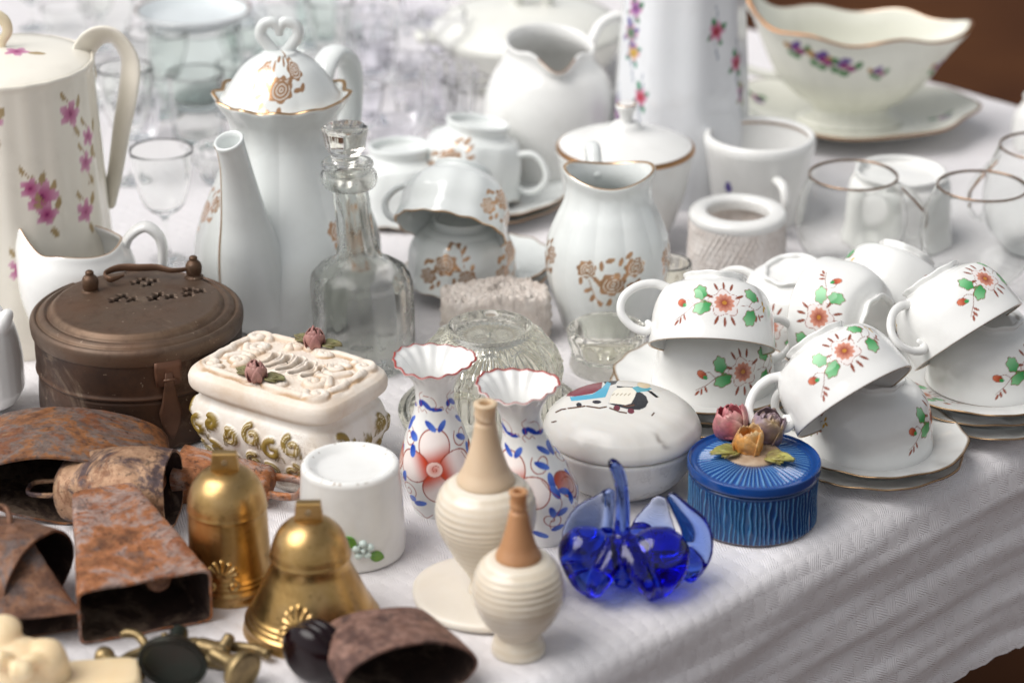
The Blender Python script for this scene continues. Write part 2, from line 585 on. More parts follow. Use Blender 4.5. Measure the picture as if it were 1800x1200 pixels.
def build_table():
    wd = m_plain('dark_table_wood', '3a2415', .6, 0, '2a190e', 20)
    mid = KC - E1 * 1.1 - NO * 1.15
    rz = math.atan2(E1.y, E1.x)
    t = bpy.data.objects.new('market_table', None); C.objects.link(t)
    t.location = (mid.x, mid.y, 0); t.rotation_euler = (0, 0, rz)
    props(t, 'dark wooden trestle table showing only below the frayed cloth hem', 'table')
    def box(nm, x0, x1, y0, y1, z0, z1):
        def ring(z, i): return [[x0 + i, y0 + i, z], [x1 - i, y0 + i, z], [x1 - i, y1 - i, z], [x0 + i, y1 - i, z]]
        cx, cy = (x0 + x1) / 2, (y0 + y1) / 2
        e = .003
        P = [[[cx, cy, z0]] * 4, ring(z0, e), ring(z0 + e, 0), ring(z1 - e, 0), ring(z1, e), [[cx, cy, z1]] * 4]
        return MB().grid(P, True).build(nm, wd, t, smooth=False)
    box('table_top', -1.09, 1.09, -1.13, 1.13, T - .035, T - .004)
    for sx in (-1, 1):
        for sy in (-1, 1):
            box('leg', sx * 1.0 - .025, sx * 1.0 + .025, sy * 1.08 - .025, sy * 1.08 + .025, 0, T - .036)
build_table()

# ================================================================ foreground: cowbells
RA = m_rust('orange_rust', [(.28, '4f3b32'), (.40, '90603f'), (.47, 'b5774c'), (.54, 'ad9a92'), (.60, 'a0623c'), (.68, 'b8a498'), (.8, '6e5c56')], 26, 0)
RB = m_rust('mottled_rust', [(.26, '3d3330'), (.38, '6a4a38'), (.46, 'a06a3e'), (.52, '7c706a'), (.60, '8e5632'), (.70, 'a08c6e'), (.8, '5a4a46')], 22, 3)
RC = m_rust('dark_rust', [(.25, '382823'), (.42, '65483a'), (.52, '886148'), (.60, '6c5f5b'), (.8, '705040')], 30, 7)
RD = m_rust('tan_flaked_rust', [(.34, '35303a'), (.44, '5d4a48'), (.50, 'b08e70'), (.66, 'c0987a'), (.82, '7a5138')], 24, 11)
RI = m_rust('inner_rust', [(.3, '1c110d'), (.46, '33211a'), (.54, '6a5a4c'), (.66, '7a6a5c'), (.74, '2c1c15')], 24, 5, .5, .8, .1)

def superr(th, a, b, n):
    return (np.abs(np.cos(th) / a) ** n + np.abs(np.sin(th) / b) ** n) ** (-1.0 / n)

def shell(a0, b0, a1, b1, L, n0=2.0, n1=None, t=.0016, bulge=0.0, seed=0, lump=.0003, seg=160, rows=46):
    """flattened bell: mouth at z=0, crown at z=L; returns outside and inside grids"""
    n1 = n1 or n0
    rnd = np.random.RandomState(seed)
    th = np.linspace(0, 2 * math.pi, seg, endpoint=False)
    def prof(inner):
        zs = np.linspace(0, L - (t if inner else 0), rows)
        P = []
        for z in zs:
            k = z / L
            f = 1 + bulge * math.sin(math.pi * min(1, k * 1.02))
            e = .004 * max(0, (k - .93) / .07) ** 2
            a = (a0 + (a1 - a0) * k) * f - e; b = (b0 + (b1 - b0) * k) * f - e
            nn = n0 + (n1 - n0) * k
            if inner: a -= t; b -= t
            r = superr(th, max(a, .001), max(b, .001), nn)
            P.append(np.stack([r * np.cos(th), r * np.sin(th), np.full_like(th, z)], -1))
        last = P[-1]
        for q in (.7, .35, .001):
            c = last.copy(); c[:, :2] *= q; c[:, 2] += .0008 * (1 - q); P.append(c)
        return np.array(P)
    O = prof(False); I = prof(True)
    ph = rnd.uniform(0, 7, 8)
    for G_ in (O, I):
        x, y, z = G_[..., 0], G_[..., 1], G_[..., 2]
        d = (np.sin(x * 170 + ph[0] + z * 60) * np.sin(z * 130 + ph[1] + y * 90) + .5 * np.sin(x * 400 + ph[2]) * np.sin(z * 390 + ph[3]) + .6 * np.sin(z * 60 + ph[4] + x * 50)) * lump
        rr = np.hypot(x, y) + 1e-6
        G_[..., 0] += x / rr * d; G_[..., 1] += y / rr * d; 
        G_[..., 2] += np.where(z < L * .05, np.sin(np.arctan2(y, x) * 5 + ph[5]) * .0003, 0)
    rim = np.concatenate([I[:1], O[:1]])
    return O, I, rim

def cowbell(label, mat, pos, zdir, xdir, dims, group='rusty cowbells heaped on the cloth', loop=None, clapper=False, patch=False, **kw):
    """pos: centre of the mouth; zdir points from mouth to crown"""
    M = frame(pos, zdir, xdir)
    t = thing('cowbell', label, 'cowbell', None, group, mat=M)
    a0, b0, a1, b1, L = dims
    O, I, rim = shell(a0, b0, a1, b1, L, **kw)
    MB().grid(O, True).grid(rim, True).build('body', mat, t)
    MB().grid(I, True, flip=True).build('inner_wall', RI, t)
    if loop:
        w, h, r = loop
        sweep([(-w, 0, L - .004), (-w * 1.05, 0, L + h * .6), (-w * .7, 0, L + h), (w * .7, 0, L + h), (w * 1.05, 0, L + h * .6), (w, 0, L - .004)],
              [r] * 6, 10, 40, .8).build('hanging_loop', mat, t)
    if clapper:
        sweep([(.004, 0, L - .006), (.006, -.004, L * .5), (.009, -b0 * .5, .012)], [.0018, .0022, .0025], 8, 20).build('clapper_rod', RC, t)
        lathe([(0, -.007), (.006, -.004), (.0075, .002), (.005, .007), (0, .008)], 24, 20).xf(Matrix.Translation((.0095, -b0 * .55, .010))).build('clapper', RC, t)
    if kw.get('seam'): pass
    return t

def on(px, py, z=0.0): return G(px, py, z)

# the square one in front
p0, p1 = on(140, 1134), on(378, 1098)
xd = p1 - p0; W = xd.length
yd = Vector((-xd.y, xd.x, 0)).normalized()
hh = .0365
pos = (p0 + p1) / 2 + Vector((0, 0, hh / 2))
crown = G(180, 872, .032)
tz = crown - pos
cowbell('square rusty cowbell lying on its side with its black mouth facing the camera', RA, pos, tz, xd,
        (W / 2, hh / 2, W * .235, .0105, tz.length), n0=13, n1=9, seed=2, lump=.00025, clapper=True)
# big arched one, top left
q = on(112, 925)
cowbell('largest rusty cowbell with wide arched mouth beside the round brown tin', RB, (q.x, q.y + .004, .0225), (-.04, 1, -.02), (1, .04, -.10),
        (.0585, .0225, .056, .017, .088), n0=1.75, n1=2.0, bulge=.07, seed=5, lump=.0004)
# rounded one with a loop
q = on(322, 910)
cowbell('flaked tan and dark round cowbell with a square wire loop under the largest cowbell', RD, (q.x - .004, q.y - .006, .0235), (-.985, .10, -.05), (.10, .985, .10),
        (.0265, .0225, .020, .017, .070), n0=2.0, n1=2.3, bulge=.20, seed=8, lump=.0004, loop=(.0075, .019, .0017))
# left edge ones
q = on(88, 1078)
cowbell('dark mottled cowbell at the left edge with its round mouth turned to the square cowbell', RC, (q.x - .004, q.y, .0245), (-.86, .42, .0), (.42, .86, .1),
        (.033, .0235, .028, .016, .075), n0=2.0, n1=2.4, bulge=.10, seed=11)
q = on(16, 1138)
cowbell('flat brown wedge cowbell with a torn mouth edge behind the cream carving', RC, (q.x, q.y, .0110), (-.22, .84, .52), (.97, .22, .0),
        (.042, .0110, .013, .008, .066), n0=7, n1=6, seed=14, lump=.0006, loop=(.008, .014, .0022))
# small one behind the brass bell
q = on(318, 868)
cowbell('small orange cowbell half hidden behind the taller brass bell, open end to the left', RA, (q.x, q.y, .0140), (.975, -.20, -.03), (.20, .975, .25),
        (.017, .0135, .012, .0085, .060), n0=4.5, n1=4, seed=17, loop=(.008, .018, .0028))
# bottom one
q = on(722, 1240)
cowbell('purple brown cowbell with arched mouth in front of the shorter brass bell', m_rust('purple_rust', [(.28, '3e2c2a'), (.42, '6b5048'), (.50, '9c7a6c'), (.58, '84655a'), (.66, '7c5544'), (.8, '4a3a38')], 30, 9), (q.x, q.y, .0195), (-.42, .90, .04), (.90, .42, -.10),
        (.0395, .0195, .031, .012, .052), n0=1.9, n1=2.4, bulge=.04, seed=21, loop=(.010, .010, .0022))

# ================================================================ brass bells
def bell(label, B, pts, palm_th, lugw):
    pr = pxp(B, pts)
    zt = pr[-1][1]
    t = thing('brass_bell', label, 'bell', B, 'brass bells')
    prof = [(pr[0][0] - .004, pr[0][1] + .0)] + pr + [(0.0001, zt + .0015)]
    ins = [(max(r - .0022, .0005), z - .001) for r, z in pr[::-1] if z > .003]
    full = [(0, zt - .003)] + ins + [(pr[0][0] - .004, 0)] + pr + [(0, zt + .001)]
    H = zt
    def df(g):
        outer = (g.s > np.interp(0, [0], [0])) & (g.s >= .0)
        k = np.argmin(np.where(g.z[:, 0] < .0008, g.z[:, 0], 9))
        om = np.arange(g.z.shape[0])[:, None] > k
        # ridges round the skirt and the collar line
        for zc, w, h in ((H * .085, .0013, .0013), (H * .135, .0010, .0010), (H * .175, .0009, .0008)):
            g.r += om * h * np.exp(-((g.z - zc) / w) ** 2)
        # palmette relief
        X = wrapa(g.th - palm_th) * g.r0; Y = g.z0 - H * .235
        near = om & (np.abs(X) < .016)
        hgt = np.zeros_like(g.r)
        for a in np.linspace(-1.25, 1.25, 7):
            L = .0105 * (1 - .18 * abs(a))
            tip = (math.sin(a) * L * 1.05, math.cos(a) * L)
            d = seg_dist(X, Y, [(math.sin(a) * .003, .001 + math.cos(a) * .002), tip])
            hgt = np.maximum(hgt, .0015 * smooth01(1 - d / .0016))
            dt = np.hypot(X - tip[0], Y - tip[1]); hgt = np.maximum(hgt, .0019 * smooth01(1 - dt / .0017))
        for sg in (-1, 1):
            d = seg_dist(X, Y, spiral(sg * .0065, -.0045, .0040, 1.2, math.pi / 2, -sg))
            hgt = np.maximum(hgt, .0013 * smooth01(1 - d / .0011))
        g.r += near * hgt
    lathe(full, 300, 300, df).build('body', M_BRASS, t)
    # lug with a hole
    w0, w1, h = lugw
    th = np.linspace(0, 2 * math.pi, 32, endpoint=False)
    cz = zt + h * .18
    def sq(th):
        r = 1 / np.maximum(np.abs(np.cos(th)), np.abs(np.sin(th)))
        x = r * np.cos(th); z = r * np.sin(th)
        return x * (w0 + (w1 - w0) * (z + 1) / 2), cz + z * h * .6
    ox, oz = sq(th); ix = .0019 * np.cos(th); iz = cz + .0022 + .0019 * np.sin(th)
    ty = .0032
    e = .0006
    cxx, czz = ox * .93, cz + (oz - cz) * .95
    rings = []
    for x, z, y in ((ix, iz, -ty), (cxx, czz, -ty), (ox, oz, -ty + e), (ox, oz, ty - e), (cxx, czz, ty), (ix, iz, ty), (ix, iz, -ty)):
        rings.append(np.stack([x, np.full_like(x, y), z], -1))
    MB().grid(np.array(rings)).build('hanging_lug', M_BRASS, t, smooth=False)
    return t
B = base(407, 1068, 76)
bell('taller slimmer brass bell standing beside the square cowbell', B,
     [(77, 1031), (77, 1022), (74, 1005), (72.5, 985), (71, 950), (70, 915), (69.5, 893), (71, 889), (70, 886), (68, 872), (60, 850), (44, 832), (26, 824), (12, 822)],
     R(-95), (.0088, .0068, .013))
B = base(550, 1160, 122)
bell('shorter wide flared brass bell with shell ornament in front of the slimmer one', B,
     [(124, 1104), (121, 1092), (112, 1074), (100, 1050), (88, 1025), (76, 1002), (71, 990), (70, 978), (72.5, 974), (71, 970), (68, 958), (58, 936), (42, 920), (25, 912), (12, 910)],
     R(-100), (.0085, .0068, .013))

# ================================================================ upturned mug
def mug():
    B = base(620, 1008, 92)
    t = thing('upturned_mug', 'plain white glazed mug standing upside down beside the brass bells', 'mug', B)
    H = zat(B, 812); rt = 87 * depth((B[0], B[1], H)) / F; rb = 93 * depth(B) / F
    prof = [(0, .004), (rb - .012, .004), (rb - .006, .002), (rb - .001, 0), (rb, .002), (rb * .995, H * .3), (rt * 1.01, H - .006), (rt, H - .002), (rt - .0015, H), (rt - .0040, H + .0001),
            (rt - .0062, H - .0012), (rt - .010, H - .0035), (rt - .018, H - .0042), (0, H - .0040)]
    def paint(g):
        rng = np.random.RandomState(3)
        m = np.zeros_like(g.r)
        k = (g.z > H - .0012) 
        for i in range(34):
            a = rng.uniform(0, 2 * math.pi); rr = rt - rng.choice([.001, .0055, .003])
            d = np.hypot(g.x - rr * math.cos(a), g.y - rr * math.sin(a))
            m = np.maximum(m, smooth01(1.3 - d / rng.uniform(.0004, .0013)) * k * rng.uniform(.3, .8))
        mixc(g.c, lin('8f7a62', 0), m)
    def df(g):
        pass
    lathe(prof, 260, 190, df, paint).build('body', M_PORC, t)
    gm = m_plain('green_enamel', '7aa03a', .2, 0, '4f8f3f', 200)
    wm = m_plain('pale_flower_glaze', 'd6e2dc', .15, 0, 'bfd3cf', 200)
    rr = (rt + rb) / 2
    az = R(-75)
    def at(dx, z, out=0.0):
        a = az + dx / rr
        return ((rr + out) * math.cos(a), (rr + out) * math.sin(a), z)
    # raised little flower with two leaves, low on the wall
    zc = H * .27
    mb = MB()
    for k in range(5):
        a = k * 2 * math.pi / 5 + .3
        p = at(.0042 * math.cos(a), zc + .0042 * math.sin(a), .0016)
        mb2 = lathe([(0, -.0026), (.0018, -.0015), (.0026, 0), (.0018, .0015), (0, .0024)], 14, 10)
        mb2.xf(Matrix.Translation(p)); mb.v += mb2.v; mb.c += mb2.c; mb.f += [f + mb.n for f in mb2.f]; mb.n += mb2.n
    mb2 = lathe([(0, -.002), (.0016, 0), (0, .002)], 12, 8); mb2.xf(Matrix.Translation(at(0, zc, .0026)))
    mb.v += mb2.v; mb.c += mb2.c; mb.f += [f + mb.n for f in mb2.f]; mb.n += mb2.n
    voxel('applied_flower', mb, wm, t, .0005, 1)
    for dx, dz, rot in ((.0035, -.0035, -.45), (-.0035, .0030, 2.5)):
        L = []
        for i, u in enumerate(np.linspace(0, 1, 14)):
            w = .0032 * math.sin(math.pi * min(u * 1.02, 1)) ** .7 + .0001
            for s in ():
                pass
            row = []
            for q in np.linspace(-1, 1, 7):
                lx = u * .0098; ly = q * w
                gx = dx + lx * math.cos(rot) - ly * math.sin(rot); gz = zc + dz + lx * math.sin(rot) + ly * math.cos(rot)
                row.append(at(gx, gz, .0016 + .0008 * abs(q)))
            for q in np.linspace(1, -1, 7):
                lx = u * .0098; ly = q * w
                gx = dx + lx * math.cos(rot) - ly * math.sin(rot); gz = zc + dz + lx * math.sin(rot) + ly * math.cos(rot)
                row.append(at(gx, gz, -.0005))
            L.append(row)
        MB().grid(np.array(L), True).build('applied_leaf', gm, t)
mug()

# ================================================================ the pair of painted vases
BLU = lin('2348b4', 0); BLU2 = lin('4f78d8', 0); REDL = lin('a2402c', 0); PINK = lin('d99a90', 0); ORG = lin('cf5a38', 0)
def vase(label, B, pts, lean, rot, rim_rot, dec_full):
    pr = pxp(B, pts)
    prof = hollow(pr, .0022, .004)
    H = pr[-1][1]; rim = pr[-1][0]
    rng = np.random.RandomState(int(rot * 100) % 97)
    def df(g):
        k = smooth01((g.z0 - H * .80) / (H * .20))
        g.r += k * g.r0 * (.018 * np.cos((g.th - rim_rot) * 15 + .6 * np.sin(2 * g.th)) + .012 * np.cos((g.th - rim_rot) * 3 + 1))
        g.z += k * k * (.0006 * np.cos((g.th) * 15 - rim_rot) + .0014 * np.cos(2 * g.th + .4))
        sh = lean * smooth01(g.z0 / H)
        g.ox += sh
        g.r *= 1 + .006 * np.sin(2 * g.th + 1) * (g.z0 / H)
    def paint(g):
        # red line round the lip
        e = np.abs(g.s - g.top) 
        mixc(g.c, lin('a0342c', 0), smooth01(.5 - (e - .0011) / .0006) )
        zb = pr[3][1] + .0135
        for th0 in (rot, rot + math.pi):
            X, Y, m = dec(g, th0, zb - .002); X = X / 1.10; Y = Y / 1.10
            # big four petal flower
            for a, gr in ((math.pi / 2, 1), (math.pi, 1), (-math.pi / 2 + .15, 1), (0.05, 1)):
                cx, cy = .0125 * math.cos(a), .0118 * math.sin(a)
                p_ell(g, X, Y, cx, cy, .0098, .0088, a, lin('c8401f', 0), REDL, .00034, (lin('fdf2ee', 0), 'y'), m, 0)
            p_ell(g, X, Y, 0, 0, .0048, .0044, 0, lin('d88a80', 0), lin('b8564c', 0), .0003, (lin('f0d0c8', 0), 'r'), m)
            p_line(g, X, Y, spiral(.0006, 0, .0024, 1.1, .6), .00018, REDL, m)
            for cx, cy, r, tr, a0, sg in ((-.017, .0145, .0055, 1.4, 1.2, -1), (.0175, .0155, .0062, 1.4, 2.6, 1), (-.0175, -.0165, .0062, 1.5, -.6, 1), (.019, -.016, .006, 1.4, .4, -1)):
                p_line(g, X, Y, spiral(cx, cy, r, tr, a0, sg), .00030, REDL, m)
            for cx, cy, a in ((-.0250, .0040, 1.1), (-.0275, -.0045, .75), (.0235, .0060, 1.9), (.0255, .0000, 2.2), (-.0095, -.0240, .3), (-.018, .0205, .9), (.010, -.026, -.4), (.027, -.012, .3)):
                p_ell(g, X, Y, cx, cy, .0046, .0020, a, BLU, None, 0, (BLU2, 'x'), m)
            p_line(g, X, Y, [(-.016, -.029), (-.010, -.031), (-.006, -.034), (-.002, -.031)], .0002, REDL, m)
        for th0 in (rot + math.pi / 2, rot - math.pi / 2):
            X, Y, m = dec(g, th0, zb - .003); X = X / 1.12; Y = Y / 1.12
            p_ell(g, X, Y, .002, .002, .0088, .0062, -.9, lin('b83c1c', 0), REDL, .0003, (lin('f0d6cc', 0), 'x'), m)
            p_line(g, X, Y, spiral(.003, 0, .0065, .9, 2.2, -1), .00028, REDL, m)
            for cx, cy, a in ((-.0075, .015, -.5), (.0115, .0165, -.5), (.0150, .0090, -1.1), (-.002, .0000, -.4), (.001, -.0050, -1.5), (-.012, -.010, -1.2), (-.008, -.021, .2), (.0125, -.007, 1.2), (.012, -.021, .5)):
                p_ell(g, X, Y, cx, cy, .0038, .0019, a, BLU, None, 0, (BLU2, 'x'), m)
            p_line(g, X, Y, [(-.012, .008), (-.010, .002), (-.006, -.004), (-.009, -.011), (-.013, -.017), (-.012, -.021)], .00022, REDL, m)
            for k in range(4):
                p_line(g, X, Y, spiral(.0075 + .003 * math.cos(k * 1.57), -.0105 + .003 * math.sin(k * 1.57), .0022, .9, k * 1.57), .0002, REDL, m)
            p_line(g, X, Y, [(-.004, -.027), (0, -.029), (.003, -.027), (.006, -.0275)], .0002, REDL, m)
        # neck: blue leaf pairs and red flourishes all round
        zn = H * .62
        for k in range(4):
            X, Y, m = dec(g, rot + k * math.pi / 2 + .1, zn)
            p_ell(g, X, Y, -.0036, 0, .0044, .0019, -.75, BLU, None, 0, (BLU2, 'x'), m)
            p_ell(g, X, Y, .0034, .0, .0040, .0018, .95, BLU, None, 0, (BLU2, 'x'), m)
            p_ell(g, X, Y, -.006, .0125, .0042, .0017, -.7, BLU, None, 0, None, m)
            p_ell(g, X, Y, .000, .0100, .0045, .0013, -.1, BLU, None, 0, None, m)
            p_ell(g, X, Y, .0085, .0130, .0018, .0024, 0, BLU, None, 0, None, m)
            p_line(g, X, Y, [(-.008, .0185), (-.002, .0175), (.0005, .013), (-.0005, .010), (.004, .0115), (.005, .0095)], .0002, REDL, m)
            p_line(g, X, Y, [(.011, .021), (.0075, .018), (.009, .012), (.0065, .009), (.008, .0065)], .0002, REDL, m)
            p_line(g, X, Y, [(-.011, .010), (-.009, .008), (-.007, .0095), (-.0055, .0075)], .0002, REDL, m)
    t = lathe(prof, 460, 420, df, paint).build('painted_vase', M_PORC)
    t.location = (B[0], B[1], T)
    props(t, label, 'vase', 'pair of ruffled painted vases')
B = base(770, 910, 44)
vase('left of the two ruffled vases, its large orange flower facing the camera', B,
     [(42, 893), (44, 888), (50, 872), (65, 826), (66, 806), (55, 766), (39, 724), (34, 700), (36, 676), (46, 656), (62, 640), (74, 632)], -.0012, R(-92), .3, True)
B = base(955, 960, 48)
vase('right of the two ruffled vases, leaning behind the tall alabaster bottle', B,
     [(46, 940), (48, 935), (54, 918), (70, 868), (71, 850), (60, 812), (42, 772), (36, 748), (37, 724), (48, 702), (64, 684), (75, 676)], -.0155, R(-128), .7, True)

# ================================================================ alabaster
def m_alab(name, c1, c2, rings=0.0, veins=False, rough=.35, sss=.35):
    m = NT(name)
    n = m.noise(16, 6, .6, None, 1.0)
    c = m.ramp(n, [(.3, c1), (.7, c2)])
    nm = m.bump(m.noise(90, 4), .15, .0006)
    if rings:
        sp = m.n('SeparateXYZ'); m.l(m.obj(), sp.inputs[0])
        w_ = m.noise(8, 2)
        ph = m.math('ADD', m.math('MULTIPLY', sp.outputs[2], 2 * math.pi / rings), m.math('MULTIPLY', w_, 1.5))
        s_ = m.math('SINE', ph)
        c = m.mix(m.math('MULTIPLY', m.math('ADD', m.math('MULTIPLY', s_, .5), .5), .55), c, lin(c2))
        c = m.mix(m.ramp(m.noise(40, 5, .7, None, 2.0), [(.60, 0.0), (.75, .35)]), c, lin('c9b79c'))
    if veins:
        v = m.noise(11, 8, .7, None, 2.6)
        d = m.math('ABSOLUTE', m.math('SUBTRACT', v, .5))
        msk = m.math('MULTIPLY', m.ramp(d, [(0.0, 1.0), (.03, 0.0)]), m.ramp(m.noise(9, 2), [(.58, 0.0), (.70, 1.0)]))
        c = m.mix(m.math('MULTIPLY', msk, .40), c, lin('6a5f58'))
        a = m.n('Attribute', attribute_name='Col')
        c = m.mix(a.outputs['Alpha'], c, a.outputs['Color'])
    m.set(Base_Color=c, Roughness=rough, Normal=nm)
    m.b.inputs['Subsurface Weight'].default_value = sss
    m.b.inputs['Subsurface Radius'].default_value = (1, .85, .7)
    m.b.inputs['Subsurface Scale'].default_value = .010
    return m.m
M_ALB = m_alab('ringed_alabaster', 'e2dacd', 'd3c5ae', .0042, rough=.2, sss=.3)
M_ALB2 = m_alab('plain_alabaster', 'e8e1d6', 'ded5c6')
M_ALBN = m_alab('tan_alabaster', 'd3bca0', 'c9ad8c', rough=.4)
M_ALBN2 = m_alab('brown_alabaster', 'b98a62', 'a4754e', rough=.42)
M_ALBT = m_alab('veined_alabaster', 'e2e0db', 'd0cdc7', veins=True, rough=.25, sss=.6)

def alab_bottle(label, B, body, neck, nmat, z0=0.0, plate=None):
    t = thing('alabaster_bottle', label, 'bottle', B, 'alabaster bottles')
    pr = pxp(B, body)
    pr = [(r, max(z, z0)) for r, z in pr]
    H = pr[-1][1]
    def df(g):
        k = (g.z0 > pr[3][1]) & (g.z0 < H - .001)
        g.r += k * .00026 * (.6 + .4 * np.sin(g.z0 * 190 + g.th)) * np.sin(g.z0 * 2 * math.pi / .0038 + .6 * np.sin(g.th * 2) + .8 * np.sin(g.z0 * 260))
    prof = [(0, pr[0][1])] + pr + [(pr[-1][0] * .6, H + .0006), (0, H + .0006)]
    lathe(prof, 160, 260, df).build('body', M_ALB, t)
    nk = pxp(B, neck)
    prof = [(0, nk[0][1] - .001)] + nk + [(nk[-1][0] * .55, nk[-1][1] + .0002), (nk[-1][0] * .5, nk[-1][1] - .004), (0, nk[-1][1] - .005)]
    def dn(g):
        k = np.exp(-((g.z0 - (nk[-1][1] - .011)) / .0009) ** 2)
        g.r -= k * .0010
        g.r += .0006 * np.exp(-((g.z0 - (nk[-1][1] - .009 - .0025 * np.cos(g.th))) / .0008) ** 2)
    lathe(prof, 80, 120, dn).build('neck', nmat, t)
    if plate:
        r = plate * depth(B) / F
        lathe([(0, 0), (r * .93, 0), (r * .985, .0012), (r, .0032), (r * .985, .0050), (r * .90, .0058), (r * .3, .0050), (0, .0050)], 140, 60,
              lambda g: g.__dict__.update(r=g.r * (1 + .012 * np.sin(3 * g.th) + .008 * np.sin(5 * g.th + 1)))).build('foot_plate', M_ALB2, t)
    return t
B = on(855, 1048)
alab_bottle('tall ringed alabaster bottle with pale tan neck on a flat round foot plate', B,
            [(30, 1040), (32, 1034), (28, 1020), (36, 1002), (60, 968), (84, 925), (89, 893), (82, 866), (66, 850), (52, 845)],
            [(51, 846), (40, 820), (30, 792), (23, 765), (19, 735), (20, 715), (21, 708)], M_ALBN, plate=131)
B = base(911, 1167, 47)
alab_bottle('small ringed alabaster bottle with a brown neck nearest the camera', B,
            [(46, 1145), (48, 1138), (44, 1122), (38, 1112), (44, 1104), (62, 1085), (79, 1053), (81, 1032), (74, 1002), (58, 984), (41, 978)],
            [(40, 980), (31, 955), (22, 925), (16, 895), (14.5, 880), (16, 868), (17, 863)], M_ALBN2)

def alab_box():
    B = base(1092, 880, 74)
    t = thing('alabaster_box', 'round white alabaster box with a painted wheelbarrow scene on its domed lid', 'box', B)
    pr = pxp(B, [(72, 848), (78, 846), (104, 828), (126, 800), (135, 775), (137, 762)])
    Hh = pr[-1][1]; r = pr[-1][0]
    def df(g): pass
    lathe([(0, 0)] + pr + [(r - .005, Hh), (r - .006, Hh - .004), (r * .8, .012), (0, .010)], 160, 110, None, None, lin('ffffff', 0)).build('body', M_ALBT, t)
    D = depth((B[0], B[1], Hh))
    ztop = zat(B, 702)
    prof = [(0, Hh + .001), (r - .004, Hh + .001), (r - .001, Hh + .0012), (r + .0008, Hh + .004), (r * .985, Hh + .009), (r * .93, Hh + (ztop - Hh) * .55), (r * .75, Hh + (ztop - Hh) * .83), (r * .45, Hh + (ztop - Hh) * .97), (0, ztop)]
    def paint(g):
        up = (g.s > g.s.max() * .52).astype(float)
        # drawing seen from the front: x to the right, y away, unit about one photo pixel
        sc = D / F
        yy = (B[1] + g.y)
        # project every lid point into the drawing plane that faces the front of the box
        X = g.x / sc; Y = (g.y * SP + (g.z - ztop) * CP) / sc
        X, Y = X * .001, Y * .001      # now .001 = one photo pixel
        g.vein = np.zeros(X.shape)
        def poly(pts, col):
            pts = np.array(pts) * .001
            ins = np.zeros(X.shape, bool)
            n = len(pts)
            for i in range(n):
                x0, y0 = pts[i]; x1, y1 = pts[(i + 1) % n]
                cnd = ((y0 > Y) != (y1 > Y)) & (X < (x1 - x0) * (Y - y0) / (y1 - y0 + 1e-12) + x0)
                ins ^= cnd
            mixc(g.c, lin(col, 1), ins * up)
        o = lambda x, y: (x - 1092, 702 - y)
        poly([o(994, 697), o(1003, 684), o(1022, 674), o(1045, 668), o(1062, 667), o(1056, 684), o(1040, 692), o(1010, 697)], '7c2233')
        poly([o(1058, 668), o(1078, 664), o(1092, 666), o(1082, 676), o(1066, 680)], '2c2f3a')
        poly([o(1000, 698), o(1040, 693), o(1058, 682), o(1068, 672), o(1074, 675), o(1062, 698), o(1030, 702), o(1002, 705)], '54a9c6')
        poly([o(1083, 679), o(1112, 681), o(1112, 684), o(1084, 682)], '23242b')
        poly([o(1067, 707), o(1071, 697), o(1077, 688), o(1085, 683), o(1098, 681), o(1110, 682), o(1117, 687), o(1113, 698), o(1106, 708), o(1096, 711), o(1080, 709)], 'e9e4d6')
        for q_ in range(5): p_line(g, X, Y, [(o(1074 + q_ * 7, 695)[0] * .001, o(0, 695)[1] * .001), (o(1078 + q_ * 7, 692)[0] * .001, o(0, 692)[1] * .001)], .0009, lin('b8ad98', 1), up, False)
        poly([o(1065, 708), o(1080, 709), o(1096, 711), o(1106, 708), o(1113, 698), o(1118, 688), o(1127, 691), o(1134, 698), o(1136, 706), o(1130, 715), o(1118, 719), o(1100, 718), o(1080, 713)], '1b1d24')
        poly([o(1110, 682), o(1128, 678), o(1146, 684), o(1138, 688), o(1118, 690)], '55a5b5')
        poly([o(1136, 687), o(1144, 688), o(1156, 698), o(1150, 699)], '17191f')
        p_ell(g, X, Y, *[v * .001 for v in o(1132, 678)], .012, .005, -.1, lin('dbc9a8', 1), None, 0, None, up)
        p_ell(g, X, Y, *[v * .001 for v in o(1015, 711)], .005, .004, 0, lin('2a2a30', 1), None, 0, None, up)
        p_ell(g, X, Y, *[v * .001 for v in o(1046, 706)], .008, .003, 0, lin('2e2b35', 1), None, 0, None, up)
        for x, y in ((1080, 716), (1104, 721)):
            p_ell(g, X, Y, *[v * .001 for v in o(x, y)], .006, .0045, 0, lin('6d2a3a', 1), None, 0, None, up)
        for seg in ([(975, 724), (985, 719), (992, 718)], [(996, 717), (1012, 715), (1025, 713)], [(1028, 713), (1050, 716), (1062, 714)], [(1068, 716), (1084, 722), (1096, 724)], [(968, 741), (975, 739)], [(1140, 728), (1144, 724)], [(1092, 712), (1100, 713), (1110, 711)]):
            p_line(g, X, Y, [(o(x, y)[0] * .001, o(x, y)[1] * .001) for x, y in seg], .0013, lin('5a3a28', 1), up, False)
        for (x_, y_, w_, a_, s_) in ((1150, 768, 12, -.8, .75), (1160, 779, 9, -.5, .6)):
            dx_ = X - (x_ - 1092) * .001; dy_ = Y - (702 - y_) * .001
            u_ = dx_ * math.cos(a_) + dy_ * math.sin(a_); v_ = -dx_ * math.sin(a_) + dy_ * math.cos(a_)
            v_ = v_ + .0016 * np.sin(u_ * 260 + 1)
            m_ = np.exp(-(u_ / (w_ * .001)) ** 2 - (v_ / .004) ** 2) * s_ * .8
            g.vein = np.maximum(getattr(g, 'vein', 0 * X), m_)
        k = (g.c[..., 3] < .5)
        vv = g.vein * k
        g.c[..., :3] = np.where(k[..., None], np.array(lin('6a5e56'))[:3], g.c[..., :3])
        g.c[..., 3] = np.where(k, vv, g.c[..., 3])
